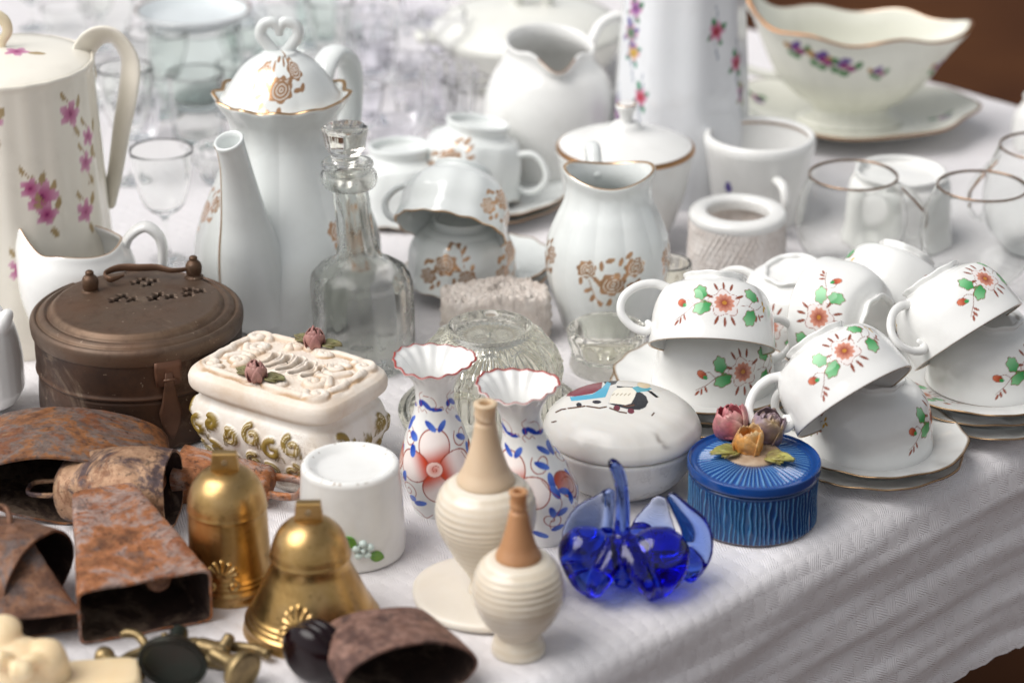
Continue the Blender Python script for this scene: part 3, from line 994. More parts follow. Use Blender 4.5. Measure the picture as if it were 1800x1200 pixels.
    lathe(prof, 420, 300, None, paint, lin('ffffff', 0)).build('lid', M_ALBT, t)
alab_box()

# ================================================================ blue ceramic box with flowers
def petal(center, az, tilt, L, Wd, curl=.5, th=.0006, lobe=0, n=12, m=9, cup=.35, col=None):
    """curved petal: starts at center, rises at tilt from horizontal towards az"""
    rows = []
    u = np.linspace(0, 1, n)
    ang = tilt + curl * u
    x = np.concatenate([[0], np.cumsum(np.cos(ang[:-1]) * L / (n - 1))]); z = np.concatenate([[0], np.cumsum(np.sin(ang[:-1]) * L / (n - 1))])
    wd = Wd * np.sin(np.pi * np.clip(.12 + .80 * u, 0, 1)) ** .75
    up, dn = [], []
    for i in range(n):
        nx, nz = -math.sin(ang[i]), math.cos(ang[i])
        a, b = [], []
        for q in np.linspace(-1, 1, m):
            lo = 1 + (lobe * math.cos(q * 9) if lobe else 0) * u[i]
            lift = cup * wd[i] * q * q * -1
            jag = (.10 * L * math.sin(q * 5 + az * 3)) * (u[i] ** 4)
            px_, pz_ = x[i] * lo + nx * -lift * -1 + math.cos(ang[i]) * jag, z[i] * lo + nz * -lift + math.sin(ang[i]) * jag
            a.append((px_ + nx * th, q * wd[i], pz_ + nz * th)); b.append((px_ - nx * th, q * wd[i], pz_ - nz * th))
        rows.append(a + b[::-1])
    P = np.array(rows)
    mid0 = np.repeat(P[:1].mean(1, keepdims=True), P.shape[1], 1); mid1 = np.repeat(P[-1:].mean(1, keepdims=True), P.shape[1], 1)
    P = np.concatenate([mid0, P, mid1])
    ca, sa = math.cos(az), math.sin(az)
    X = P[..., 0] * ca - P[..., 1] * sa + center[0]; Y = P[..., 0] * sa + P[..., 1] * ca + center[1]
    return np.stack([X, Y, P[..., 2] + center[2]], -1)

def rose(name, parent, mat, c, r, h, seed=0, layers=((5, 1.0, 1.0), (4, .72, 1.05), (3, .42, 1.1)), open_=0.0, tilt=(0, 0)):
    rnd = random.Random(seed); mb = MB()
    mb.grid(lathe([(0, -.0), (r * .55, .001), (r * .6, h * .25), (r * .2, h * .4), (0, h * .4)], 20, 12).v[0].reshape(12, 20, 3))
    for k, (n, s, hh_) in enumerate(layers):
        for i in range(n):
            az = i * 2 * math.pi / n + k * .6 + rnd.uniform(-.15, .15)
            cc = (math.cos(az) * r * .30 * s, math.sin(az) * r * .30 * s, 0)
            P = petal(cc, az, R(38 + 34 * (1 - s)) - open_, h * 1.15 * hh_ * rnd.uniform(.92, 1.05), r * .78 * s, R(75) - open_ * .5, .0003, cup=-.45)
            mb.grid(P)
    mt = Matrix.Translation(c) @ Matrix.Rotation(tilt[0], 4, 'X') @ Matrix.Rotation(tilt[1], 4, 'Y')
    mb.xf(mt)
    return mb.build(name, mat, parent)

def blue_box():
    B = base(1321, 964, 115)
    t = thing('blue_box', 'round glossy blue ceramic box with clay roses on its lid', 'box', B)
    m = NT('blue_glaze')
    a = m.n('Attribute', attribute_name='Col')
    c = m.mix(m.ramp(m.noise(26, 5), [(.35, 0.0), (.75, .5)]), a.outputs['Color'], lin('0c3f7a'))
    m.set(Base_Color=c, Roughness=m.math('ADD', m.math('MULTIPLY', m.noise(80, 3), .12), .06), Normal=m.bump(m.noise(70, 3), .25, .0012))
    m.b.inputs['Coat Weight'].default_value = .3
    bm_ = m.m
    H = zat(B, 826); r = 113 * depth(B) / F
    deep, pale = lin('0a3566', 0), lin('5c9fca', 0)
    rnd = np.random.RandomState(1)
    def groove(g):
        th = g.th; z = g.z0
        w = .10 * np.sin(z * 170 + 4 * np.sin(th * 5)) + .06 * np.sin(z * 420 + th * 23)
        return .5 + .5 * np.sin(80 * (th + w * .10) + 1.3 * np.sin(th * 17 + z * 60))
    def db(g):
        k = g.out & (g.z0 > .0015) & (g.z0 < H - .002) & (g.s > .01)
        g.h = groove(g) ** 2
        g.r += k * .0009 * (g.h - .5); g.k = k
    def pb(g):
        mixc(g.c, pale, g.k * smooth01((g.h - .62) / .4) * .9)
        mixc(g.c, lin('8a6a50', 0), ((g.z0 < .0012) & g.out) * .8)
        z = np.sin(g.th * 3 + 1) * np.sin(g.z0 * 100)
        mixc(g.c, lin('0d5f88', 0), g.k * smooth01(z) * .3)
    lathe([(0, 0), (r - .003, 0), (r - .0005, .001), (r, .003), (r * .985, H * .5), (r * .99, H - .002), (r * .97, H), (r - .006, H), (r - .006, H * .3), (0, H * .2)], 720, 140, db, pb, deep).build('body', bm_, t)
    rl = 117.5 * depth((B[0], B[1], H)) / F
    zt = zat(B, 808)
    def dl(g):
        rad = g.r0 / rl
        k = (g.s > g.s.max() * .45) * smooth01((rad - .30) / .1) * smooth01((.86 - rad) / .06)
        g.h = (.5 + .5 * np.cos(60 * g.th + 1.6 * np.sin(g.th * 4) * (rad - .5) + 1.2 * np.sin(g.th * 11)))
        g.k = k
        g.z += k * .0010 * (g.h - .3)
    def pl_(g):
        mixc(g.c, lin('6fa6d2', 0), g.k * smooth01((g.h - .55) / .4) * .7)
        mixc(g.c, lin('5c5248', 0), smooth01((.45 - g.r0 / rl) / .2) * (g.s > g.s.max() * .5) * .85 * smooth01(1.2 - g.h * .5))
    lid = lathe([(0, H + .0006), (rl * .93, H + .0006), (rl * .99, H + .0018), (rl * 1.0, H + .0045), (rl * .985, H + .0080), (rl * .94, zt - .0008), (rl * .87, zt - .0008), (rl * .84, zt - .0012), (rl * .5, zt + .0012), (0, zt + .0025)], 720, 170, dl, pl_, lin('12448a', 0)).build('lid', bm_, t)
    px = depth((B[0], B[1], zt)) / F
    def L(x, y, dz): return ((x - 1318) * px, -(y - 806) * px / SP * 1.0, zt + dz)
    mrose = lambda nm, c1, c2, c3: _rm(nm, c1, c2, c3)
    def _rm(nm, c1, c2, c3):
        k = NT(nm)
        n = k.noise(130, 5, .6); n2 = k.noise(60, 3)
        c_ = k.ramp(n2, [(.35, c1), (.5, c2), (.68, c3)])
        c_ = k.mix(k.ramp(n, [(.45, 0.0), (.65, .6)]), c_, lin('6a5648'))
        k.set(Base_Color=c_, Roughness=.42, Normal=k.bump(n, .5, .0006)); return k.m
    y = _rm('ochre_petal_glaze', 'c07830', 'd69a50', 'dcc69a')
    p = _rm('pink_petal_glaze', 'b04a58', 'c4747c', 'cfa39a')
    v = _rm('mauve_petal_glaze', '75606c', '94808a', 'b59a68')
    gl = _rm('lime_leaf_glaze', '8a8a4c', 'aaa65a', '7c6a3c')
    base_d = lathe([(0, 0), (.0165, 0), (.018, .0015), (.0155, .0028), (0, .004)], 60, 24)
    base_d.xf(Matrix.Translation(L(1316, 800, .0005))).build('flower_mount', m_plain('stained_clay', 'b8a48c', .5, 0, '8a6a50', 60), lid)
    rose('clay_rose', lid, y, L(1309, 800, .0025), .0118, .0138, 1, layers=((3, 1.0, .95), (3, .85, 1.1)))
    rose('clay_rose', lid, p, L(1290, 774, .0030), .0138, .0168, 2, layers=((3, 1.0, 1.0), (3, .8, 1.05), (2, .45, 1.0)), tilt=(0, -.25))
    rose('clay_rose', lid, v, L(1339, 780, .0030), .0138, .0165, 3, layers=((4, 1.0, 1.0), (3, .72, 1.0), (3, .45, .98)), tilt=(.1, .25))
    for cx, cy, az, s in ((1288, 803, R(196), 1.0), (1338, 812, R(-22), 1.0)):
        mb = MB()
        c0 = L(cx, cy, .0035)
        for da, l in ((-.5, .72), (0, 1.0), (.5, .72)):
            mb.grid(petal(c0, az + da, R(16), .0165 * l * s, .0052, R(-20), .0006, cup=.3))
        mb.build('clay_leaf', gl, lid)
blue_box()

# ================================================================ blue glass ornament
def blue_glass():
    B = on(1118, 1032)
    t = thing('glass_basket', 'cobalt blue blown glass basket with four pulled corners and a tall curved stem', 'ornament', B)
    px = depth(B) / F
    W_ = lambda x, y, d: None
    def P(x, y, dep=0.0):
        """x,y photo pixels relative to the ornament foot; dep metres away from the camera"""
        Y = B[1] + dep
        q = G(x, y, 0)
        z = zat((0, Y, 0), y)
        D = depth((0, Y, z))
        return Vector(((x - 900) * D / F - B[0], dep, z))
    mb = MB()
    def chain(pts, rad, n=16, rows=60, flat=1.0, nrm=(0, 1, 0)):
        sweep(pts, rad, n, rows, flat, nrm, mb)
    X_ = (1, .1, 0)
    # front lobes: swollen shells whose points press down on the cloth
    chain([P(1030, 950, .006), P(1030, 968, -.004), P(1034, 1000, -.010), P(1038, 1036, -.014), P(1040, 1052, -.016)], [.0090, .0162, .0150, .0096, .0040], 28, 70, .80, X_)
    chain([P(1150, 955, .004), P(1156, 972, -.006), P(1160, 1002, -.012), P(1150, 1040, -.015), P(1143, 1056, -.016)], [.0100, .0178, .0165, .0100, .0040], 28, 70, .80, X_)
    # raised seams from the stem foot to the front points
    chain([P(1092, 962, -.006), P(1074, 995, -.018), P(1056, 1026, -.023), P(1046, 1046, -.022)], [.0085, .0070, .0058, .0044])
    chain([P(1098, 962, -.006), P(1116, 1000, -.021), P(1134, 1032, -.026), P(1142, 1048, -.023)], [.0085, .0070, .0058, .0044])
    # web between the lobes
    chain([P(1052, 975, .000), P(1095, 985, -.002), P(1140, 978, .000)], [.010, .0090, .010], 24, 50, .7, (0, 0, 1))
    chain([P(1060, 1010, .006), P(1100, 1012, .004), P(1200, 1012, .004)], [.0075, .0080, .0070], 24, 50, .6, (0, 0, 1))
    chain([P(1092, 985, .004), P(1096, 1010, -.004), P(1094, 1032, -.010)], [.010, .0095, .005], 24, 40, .7, X_)
    # back lobes
    chain([P(1060, 948, .018), P(1070, 965, .016), P(1074, 985, .012)], [.0070, .0090, .008], 24)
    chain([P(1128, 938, .026), P(1126, 955, .022), P(1120, 985, .014)], [.0070, .0110, .009], 24)
    chain([P(1168, 945, .022), P(1172, 965, .016), P(1172, 990, .008)], [.0070, .0100, .009], 24)
    chain([P(1206, 975, .006), P(1212, 1000, .002), P(1214, 1024, -.002)], [.0060, .0085, .004], 24)
    # pulled corners: broad thin fans
    chain([P(1030, 975, .010), P(1026, 945, .014), P(1040, 912, .016), P(1060, 884, .016), P(1070, 872, .016)], [.0130, .0130, .0110, .0052, .0036], 28, 70, .20, (1, .1, .45))
    chain([P(1066, 958, .010), P(1070, 925, .013), P(1072, 890, .015), P(1071, 870, .016)], [.0040, .0032, .0030, .0034], 16, 50)
    chain([P(1146, 955, .024), P(1150, 925, .028), P(1157, 896, .030), P(1160, 884, .031)], [.0160, .0125, .0070, .0052], 28, 60, .16, (1, .0, .0))
    chain([P(1216, 1012, .002), P(1228, 975, .006), P(1222, 935, .010), P(1198, 902, .012), P(1179, 877, .012)], [.0060, .0085, .0090, .0060, .0036], 24, 70, .45, (.9, -.1, .3))
    # stem
    chain([P(1094, 985, -.006), P(1093, 945, -.005), P(1094, 905, -.004), P(1092, 860, -.004), P(1084, 832, -.004), P(1075, 818, -.005)], [.0070, .0050, .0044, .0040, .0042, .0030], 18)
    o = voxel('body', mb, M_BLUEGLASS, t, .0008, 14)
    # keep the lowest point on the cloth
    zs = min(v.co.z for v in o.data.vertices)
    for v in o.data.vertices: v.co.z -= zs
blue_glass()

# ================================================================ round brown tin
def tin():
    B = base(252, 796, 176)
    t = thing('round_tin', 'round dark brown metal tin with pierced lid and folding handle', 'tin', B, rz=R(0))
    m = NT('brown_patina')
    a = m.n('Attribute', attribute_name='Col')
    n = m.noise(20, 7, .65); n2 = m.noise(75, 6, .7)
    c = m.mix(m.ramp(n, [(.4, 0.0), (.7, .6)]), a.outputs['Color'], lin('6b4a34'))
    c = m.mix(m.ramp(n2, [(.50, 0.0), (.70, .45)]), c, lin('35241b'))
    c = m.mix(m.ramp(m.noise(260, 2), [(.70, 0.0), (.75, .8)]), c, lin('9c8a78'))
    c = m.mix(m.ramp(m.noise(9, 7, .75, None, 1.2), [(.54, 0.0), (.62, .5)]), c, lin('8c7a68'))
    m.set(Base_Color=c, Metallic=.45, Roughness=m.math('ADD', m.math('MULTIPLY', n2, .25), .38), Normal=m.bump(n2, .25, .0008))
    mt = m.m
    H = zat(B, 562); r0 = 177 * depth(B) / F
    r1 = 180 * depth((B[0], B[1], H * .8)) / F
    r1 = (r0 + r1) / 2
    def pt(g):
        d = np.abs(g.z0 - H * .585)
        mixc(g.c, lin('6a5040', 0), smooth01(1 - d / .0015) * .6)
    def db(g):
        g.r += .0012 * np.exp(-((g.z0 - H * .585) / .0012) ** 2) * g.out - .0009 * np.exp(-((g.z0 - H * .545) / .0007) ** 2) * g.out
        g.r += .0005 * np.sin(3 * g.th + 1) * g.z0 / H + .0003 * np.sin(9 * g.th + g.z0 * 200)
    lathe([(0, 0), (r1 - .002, 0), (r1 - .0005, .0006), (r1, .002), (r1 * .995, H * .5), (r1 * .995, H), (r1 * .9, H)], 220, 160, db, pt, lin('3a2b23', 0)).build('body', mt, t)
    zt = H + .0140
    rl = r1 + .0016
    # crosses sunk into the lid, standing for pierced holes
    D = depth((B[0], B[1], zt)) / F
    cr = [(147, 498), (171, 494), (227, 486), (242, 506), (271, 506), (249, 503), (216, 543), (227, 537), (247, 542), (283, 540), (290, 534), (312, 537), (339, 523), (341, 531), (359, 523), (263, 515), (222, 485)]
    cr = [(150, 497), (172, 491), (222, 484), (250, 503), (271, 506), (242, 510), (263, 514), (227, 537), (216, 544), (246, 543), (289, 534), (283, 541), (311, 537), (339, 522), (341, 531), (359, 523)]
    def dl(g):
        top = (g.s > g.s.max() * .42)
        g.m = np.zeros_like(g.r)
        X = g.r0 * np.cos(g.th); Y = g.r0 * np.sin(g.th)
        for x, y in cr:
            cx, cy = (x - 252) * D, -(y - 541) * D / (SP * 1.0)
            u = X - cx; v = Y - cy
            ca, sa = math.cos(.5), math.sin(.5); u, v = u * ca - v * sa, u * sa + v * ca
            rr = np.hypot(u, v); an = np.arctan2(v, u)
            q = rr / (.0019 + .0022 * np.abs(np.cos(2 * an)) ** 1.5)
            g.m = np.maximum(g.m, smooth01(1.6 - q * 1.15) * top)
        g.z -= g.m * .006
    def pl_(g):
        rad = g.r0 / rl
        mixc(g.c, lin('8a7058', 0), (g.s > g.s.max() * .4) * (.15 + .4 * np.exp(-((rad - .80) / .03) ** 2) + .3 * np.exp(-((rad - .93) / .02) ** 2)))
        mixc(g.c, lin('070505', 0), np.clip(g.m * 1.6, 0, 1))  # darkness of the holes painted into the sunk crosses
    lid = lathe([(0, H - .004), (rl - .001, H - .004), (rl, H - .003), (rl + .0006, H + .003), (rl, H + .006), (rl * .965, H + .0078), (rl * .94, H + .0066), (rl * .915, H + .0086), (rl * .87, H + .0100),
           (rl * .835, H + .0088), (rl * .81, H + .0108), (rl * .775, H + .0130), (rl * .72, zt - .0006), (rl * .3, zt + .0012), (0, zt + .0016)], 520, 300, dl, pl_, lin('54463c', 0)).build('lid', mt, t)
    L = lambda x, y, z=0: ((x - 252) * D, -(y - 541) * D / SP, zt + z)
    for x, y in ((166, 524), (341, 496)):
        k = lathe([(0, 0), (.0062, 0), (.0064, .0010), (.0048, .0022), (.0053, .0042), (.0056, .0075), (.0050, .0103), (.0031, .0125), (.0027, .0133), (.0029, .0145), (.0016, .0157), (0, .0160)], 40, 50, None, None, lin('54402f', 0))
        k.xf(Matrix.Translation(L(x, y, -.001))).build('handle_post', mt, lid)
    # flat bail bent between the posts
    a_, b_ = L(172, 520, .0062), L(338, 498, .0062)
    a_, b_ = Vector(a_), Vector(b_)
    d = (b_ - a_); n_ = Vector((-d.y, d.x, 0)).normalized()
    pts = [a_ + d * .30 + n_ * .002, a_ + d * .16 - n_ * .002, a_ + d * .12 + n_ * .006, a_ + d * .16 + n_ * .012 + Vector((0, 0, .000)), a_ + d * .30 + n_ * .014 + Vector((0, 0, .001)), a_ + d * .5 + n_ * .010 + Vector((0, 0, .001)),
           a_ + d * .66 + n_ * .007 + Vector((0, 0, .001)), a_ + d * .80 + n_ * .001, b_]
    sweep([tuple(p) for p in pts], [.0010, .0022, .0020, .0022, .0028, .0028, .0026, .0020, .0016], 12, 90, .5, (0, 0, 1), None, lin('6a4f3c', 0)).build('folding_handle', mt, lid)
    # hasp on the right of the front
    az = math.atan2(-.72, .42)
    az = R(-66)
    def pat(u, z, o): 
        a = az + u / r1
        return ((r1 + o) * math.cos(a), (r1 + o) * math.sin(a), z)
    def plate(nm, outline, z, th_, col):
        rows = []
        for (zz, w) in outline:
            us = np.linspace(-w, w, 9)
            rows.append([pat(u, zz, th_) for u in us] + [pat(u, zz, .0002) for u in us[::-1]])
        P = np.array(rows)
        P = np.concatenate([np.repeat(P[:1].mean(1, keepdims=True), P.shape[1], 1), P, np.repeat(P[-1:].mean(1, keepdims=True), P.shape[1], 1)])
        MB().grid(P, True, lin(col, 0)).build(nm, mt, t)
    hz = H
    plate('hasp_plate', [(hz * .98, .0085), (hz * .90, .0088), (hz * .80, .0086), (hz * .72, .0080)], 0, .0022, '6e4c3c')
    plate('hasp_tongue', [(hz * .86, .0022), (hz * .70, .0034), (hz * .55, .0050), (hz * .42, .0074), (hz * .30, .0060), (hz * .20, .0030), (hz * .14, .0008)], 0, .0030, '5b3f31')
    sweep([pat(-.003, hz * .78, .002), pat(-.003, hz * .80, .005), pat(.003, hz * .80, .005), pat(.003, hz * .78, .002)], [.0009] * 4, 8, 20, 1, (0, 0, 1), None, lin('5b3f31', 0)).build('staple', mt, t)
tin()

# ================================================================ bisque box with roses
def bisque_box():
    B = on(512, 812)
    t = thing('ceramic_box', 'rectangular cream bisque potpourri box with slotted lid and gilt scrolls', 'box', B, rz=R(-33))
    D = depth((0, B[1], .03)) / F
    a, b = .0560, .0385
    Hb = .056; n = 420
    th = np.linspace(0, 2 * math.pi, n, endpoint=False)
    m = NT('gilt_bisque')
    at = m.n('Attribute', attribute_name='Col')
    v = m.noise(26, 8, .7, None, 2.2)
    crack = m.ramp(m.math('ABSOLUTE', m.math('SUBTRACT', v, .5)), [(0, 1.0), (.012, 0.0)])
    c = m.mix(m.ramp(m.noise(34, 6, .65), [(.45, 0.0), (.75, .55)]), at.outputs['Color'], m.mix(1.0, at.outputs['Color'], lin('d8bfa0'), 'MULTIPLY'))
    c = m.mix(m.math('MULTIPLY', m.math('MULTIPLY', crack, m.ramp(m.noise(12, 2), [(.5, 0.0), (.6, 1.0)])), .5), c, lin('8a6a4a'))
    m.set(Base_Color=c, Roughness=m.math('ADD', .28, m.math('MULTIPLY', m.noise(60), .3)), Normal=m.bump(m.noise(40, 5), .45, .0015))
    mt = m.m
    # body ---------------------------------------------------------
    pf = spline([(.80, .0015), (.84, .0), (.86, .002), (.84, .004), (.90, .012), (1.0, .023), (1.045, .033), (1.0, .043), (.93, .047), (.91, .0495), (.93, .0518), (.92, .053), (.85, .053), (.85, .045)], 150)[0]
    rows = len(pf)
    rr = superr(th, a, b, 4.5)
    per = np.concatenate([[0], np.cumsum(np.hypot(np.diff(rr * np.cos(th)), np.diff(rr * np.sin(th))))])
    X = np.tile(per, (rows, 1)); Z = np.tile(pf[:, 1][:, None], (1, n))
    g = LP(); g.c = np.zeros((rows, n, 4)); g.c[:] = lin('efeae2', 0)
    out = np.arange(rows)[:, None] < rows * .80
    hgt = np.zeros_like(X)
    rnd = random.Random(5)
    L = per[-1]
    olive, oliv2 = lin('8a7430', 0), lin('6b5a2a', 0)
    k = 0; x = 0
    while x < L:
        for zc in ((.036, .017) if k % 2 else (.030, .012)):
            sg = rnd.choice((-1, 1)); r_ = rnd.uniform(.0050, .0072)
            cx = x + rnd.uniform(-.003, .003)
            sp = spiral(cx, zc, r_, 1.05, rnd.uniform(1.2, 2.2), sg, 22, .25) 
            d = seg_dist(X, Z, sp)
            hgt = np.maximum(hgt, .0024 * np.clip(1 - (d / .0027) ** 2, 0, 1))
            e = smooth01(.5 - (d - .0021) / .0006) * out
            mixc(g.c, olive, e)
            mixc(g.c, lin('efe6cc', 0), smooth01(.5 - (np.abs(d - .0008) - .00016) / .0003) * out * (rnd.random() < .6))
            for q in range(3):
                aa = rnd.uniform(-.6, .6) - math.pi / 2
                px_, pz_ = cx + sg * r_ * (.5 + q * .25), zc - r_ * .5
                ln = [(px_, pz_), (px_ + .0035 * math.cos(aa), pz_ + .0045 * math.sin(aa))]
                d2 = seg_dist(X, Z, ln)
                hgt = np.maximum(hgt, .0009 * smooth01(1 - d2 / .0010))
                mixc(g.c, olive if rnd.random() < .7 else oliv2, smooth01(.5 - (d2 - .0005) / .0004) * out * .9)
        k += 1; x += .0150
    mixc(g.c, lin('b99a74', 0), smooth01((.0016 - np.abs(Z - .0505)) / .001) * .4)
    sc = pf[:, 0][:, None] * rr[None, :]
    foot = 1 + .018 * np.cos(per / L * 2 * math.pi * 12)[None, :] * (Z < .006)
    sc = sc * foot + hgt * out
    P = np.stack([sc * np.cos(th), sc * np.sin(th), Z + 0.0006 * np.sin(per / L * 60)[None, :] * (Z < .006)], -1)
    bot = P[:1].copy(); bot[..., :2] *= .01
    end = P[-1:].copy(); end[..., :2] *= .01
    body = MB().grid(np.concatenate([bot, P, end]), True, np.concatenate([g.c[:1], g.c, g.c[-1:]])).build('body', mt, t)
    # lid ----------------------------------------------------------
    m2 = NT('raw_bisque')
    at = m2.n('Attribute', attribute_name='Col')
    m2.set(Base_Color=m2.mix(m2.ramp(m2.noise(30, 6, .65), [(.45, 0.0), (.75, .6)]), at.outputs['Color'], m2.mix(1.0, at.outputs['Color'], lin('dcc2a0'), 'MULTIPLY')), Roughness=.62,
           Normal=m2.bump(m2.noise(600, 3), .35, .0004, m2.bump(m2.noise(50, 4), .3, .001)))
    z0 = .0535; zt = .0695
    al, bl = .0582, .0405
    pf = spline([(.86, z0), (.97, z0), (1.0, z0 + .002), (1.008, z0 + .006), (.985, z0 + .010), (.955, z0 + .0115), (.93, zt - .0035), (.88, zt - .002)], 34)[0]
    inner = [(q, zt - .002 + .0015 * (1 - q / .88)) for q in np.linspace(.88, .01, 190)[1:]]
    pf = np.vstack([pf, inner])
    n = 560; th = np.linspace(0, 2 * math.pi, n, endpoint=False)
    rr = superr(th, al, bl, 5.0)
    R_ = pf[:, 0][:, None] * rr[None, :]
    X = R_ * np.cos(th); Y = R_ * np.sin(th); Z = np.tile(pf[:, 1][:, None], (1, n))
    g = LP(); g.c = np.zeros(X.shape + (4,)); g.c[:] = lin('e8ddd0', 0)
    top = smooth01((np.arange(len(pf)) - 26) / 6)[:, None] * np.ones_like(X)
    curves = []
    for sx in (-1, 1):
        for sy in (-1, 1):
            curves += [spiral(sx * .042, sy * .024, .0080, 1.2, math.atan2(sy, sx) + 2.2 * sx * sy, -sx * sy),
                       spiral(sx * .030, sy * .012, .0070, 1.1, 1.0 * sx, sx * sy),
                       [(sx * .046, sy * .017), (sx * .048, sy * .006), (sx * .046, 0)],
                       [(sx * .034, sy * .0305), (sx * .020, sy * .0315), (sx * .008, sy * .0305), (sx * .003, sy * .027)],
                       spiral(sx * .012, sy * .0255, .0050, 1.0, 2 * sx, sx * sy),
                       [(sx * .040, sy * .010), (sx * .034, sy * .002), (sx * .027, sy * .003)]]
    D1 = np.full(X.shape, 9.0)
    for cv in curves:
        D1 = np.minimum(D1, seg_dist(X, Y, cv))
    Z += top * .0026 * np.clip(1 - (D1 / .0034) ** 2, 0, 1) ** .8 + top * .00012 * np.sin(X * 1300 + 3 * np.sin(Y * 500)) * np.sin(Y * 1100 + 2 * np.sin(X * 450))
    lump = np.sin(X * 190 + 2 * np.sin(Y * 120)) * np.sin(Y * 170 + 1.5 * np.sin(X * 110))
    Z += top * .0007 * lump * smooth01((D1 - .001) / .004)
    dirt = smooth01(1 - np.abs(D1 - .0034) / .0017) * top
    rim_d = smooth01(1 - np.abs(np.abs(pf[:, 0][:, None] - .875)) / .03) * top
    mixc(g.c, lin('b08a5c', 0), np.clip(dirt * .95 * (.6 + .4 * lump) + rim_d * .65 * (.5 + .5 * np.sin(th * 7 + 1))[None, :], 0, .8))
    # slots
    cx0 = .004
    for i, off in enumerate((-.018, -.009, 0.0, .009, .018)):
        l_ = .0105 - .0012 * abs(i - 2)
        c_ = [(cx0 + off - .002, -l_), (cx0 + off + .0015, -l_ * .3), (cx0 + off + .0015, l_ * .4), (cx0 + off - .001, l_)]
        d = seg_dist(X, Y, spline(np.array(c_), 14)[0])
        k = smooth01(.5 - (d - .0019) / .0005) * top
        Z = Z * (1 - k) + (zt - .014) * k
        Z += top * .0012 * smooth01(1 - np.abs(d - .0030) / .0014) * (d > .0019)
        mixc(g.c, lin('4a3a2e', 0), k)  # slots are shallow dips; their inside shade is painted on
    P = np.stack([X, Y, Z], -1)
    bot = P[:1].copy(); bot[..., :2] *= .01
    lid = MB().grid(np.concatenate([bot, P]), True, np.concatenate([g.c[:1], g.c])).build('lid', m2.m, t)
    pk = m_plain('dusty_pink_clay', 'b88a80', .5, 0, '8f5e5c', 120); lf = m_plain('olive_clay', '87885a', .5, 0, '6c5d3e', 120)
    for (px_, py_, s) in ((450, 668, 1.0), (568, 600, 1.0)):
        w_ = G(px_, py_, 0)
        # to lid coordinates at the top of the lid
        q = G(px_, py_, zt)
        lx, ly = q.x - B[0], q.y - B[1]
        ca, sa = math.cos(R(33)), math.sin(R(33))
        c0 = (lx * ca - ly * sa, lx * sa + ly * ca, zt + .0005)
        c0 = (max(-.046, min(.046, c0[0])), max(-.030, min(.030, c0[1])), c0[2])
        rose('clay_rose', lid, pk, c0, .0085, .0110, int(px_), layers=((4, 1.0, .8), (3, .7, 1.0), (2, .4, 1.1)))
        for az in (.4, 2.9):
            mb = MB()
            cc = (c0[0] + .006 * math.cos(az), c0[1] + .006 * math.sin(az), c0[2] + .001)
            for da, l in ((-.45, .7), (0, 1), (.45, .7)):
                mb.grid(petal(cc, az + da, R(8), .0120 * l, .0042, R(-12), .0006, cup=.3))
            mb.build('clay_leaf', lf, lid)
bisque_box()

# ================================================================ orange flower tea cups
GR1, GR2 = lin('3fa05a', 0), lin('8fd09a', 0)
BR = lin('8c4a34', 0); RED = lin('a83a22', 0); YEL = lin('d8a83a', 0); PALEP = lin('f4e6e2', 0)
def cup_decal(g, X, Y, m, s=1.0, flip=1):
    Y = Y * flip / s; X = X / s
    # flower
    p_ell(g, X, Y, 0, 0, .0070, .0068, .2, lin('f2e4e0', 0), lin('a8604c', 0), .00013, (lin('f3ecea', 0), 'r'), m, 5, .14)
    p_ell(g, X, Y, 0, 0, .0046, .0046, 0, lin('8a2410', 0), None, 0, (lin('dd9a84', 0), 'r'), m, 11, .10)
    p_ell(g, X, Y, 0, 0, .0011, .0011, 0, lin('c88a3a', 0), None, 0, None, m)
    for a in (1.1, 1.55, 2.0, -1.2, -1.6, -2.0, 2.7, .4):
        for q in (0,):
            r = .0098 if abs(math.sin(a)) > .8 else .0085
            p_ell(g, X, Y, r * math.cos(a), r * math.sin(a), .0024, .0007, a, lin('8f4a34', 0), None, 0, None, m)
    # leaves with serrated outline
    for cx, cy, a, l in ((-.0150, .0055, .6, .0040), (-.0128, -.0065, -1.1, .0042), (.0120, .0050, 1.3, .0042), (.0105, -.0030, -.5, .0044)):
        p_ell(g, X, Y, cx, cy, l, .0032, a, GR1, BR, .00016, (GR2, 'x'), m, 6, .10)
    p_line(g, X, Y, [(-.008, -.001), (-.012, -.0005), (-.016, -.002), (-.021, .001)], .00014, BR, m)
    p_line(g, X, Y, [(-.012, -.001), (-.0145, .002)], .00014, BR, m)
    p_line(g, X, Y, [(.008, 0), (.013, -.001), (.018, -.0055), (.023, -.009)], .00014, BR, m)
    p_line(g, X, Y, [(.014, -.002), (.017, .001), (.0195, .0005)], .00014, BR, m)
    p_ell(g, X, Y, .0208, -.0005, .0026, .0019, .5, RED, BR, .0001, (lin('e08060', 0), 'x'), m)
    p_ell(g, X, Y, .0190, -.0018, .0012, .0010, .5, GR1, None, 0, None, m)
    for cx, cy, a in ((.0185, -.0080, -1.9), (.0205, -.0095, -1.5), (.0225, -.0105, -1.0), (-.0185, -.0055, -2.0), (-.0205, -.0045, 2.8), (-.0165, -.0065, -1.4), (-.019, .004, 1.8)):
        p_ell(g, X, Y, cx, cy, .0017, .0006, a, lin('9a4f38', 0), None, 0, None, m)
    for cx, cy, a in ((-.0225, .0025, 1.9), (-.0240, .0005, .3), (-.0225, -.0010, -1.2)):
        p_ell(g, X, Y, cx, cy, .0013, .0007, a, YEL, None, 0, None, m)

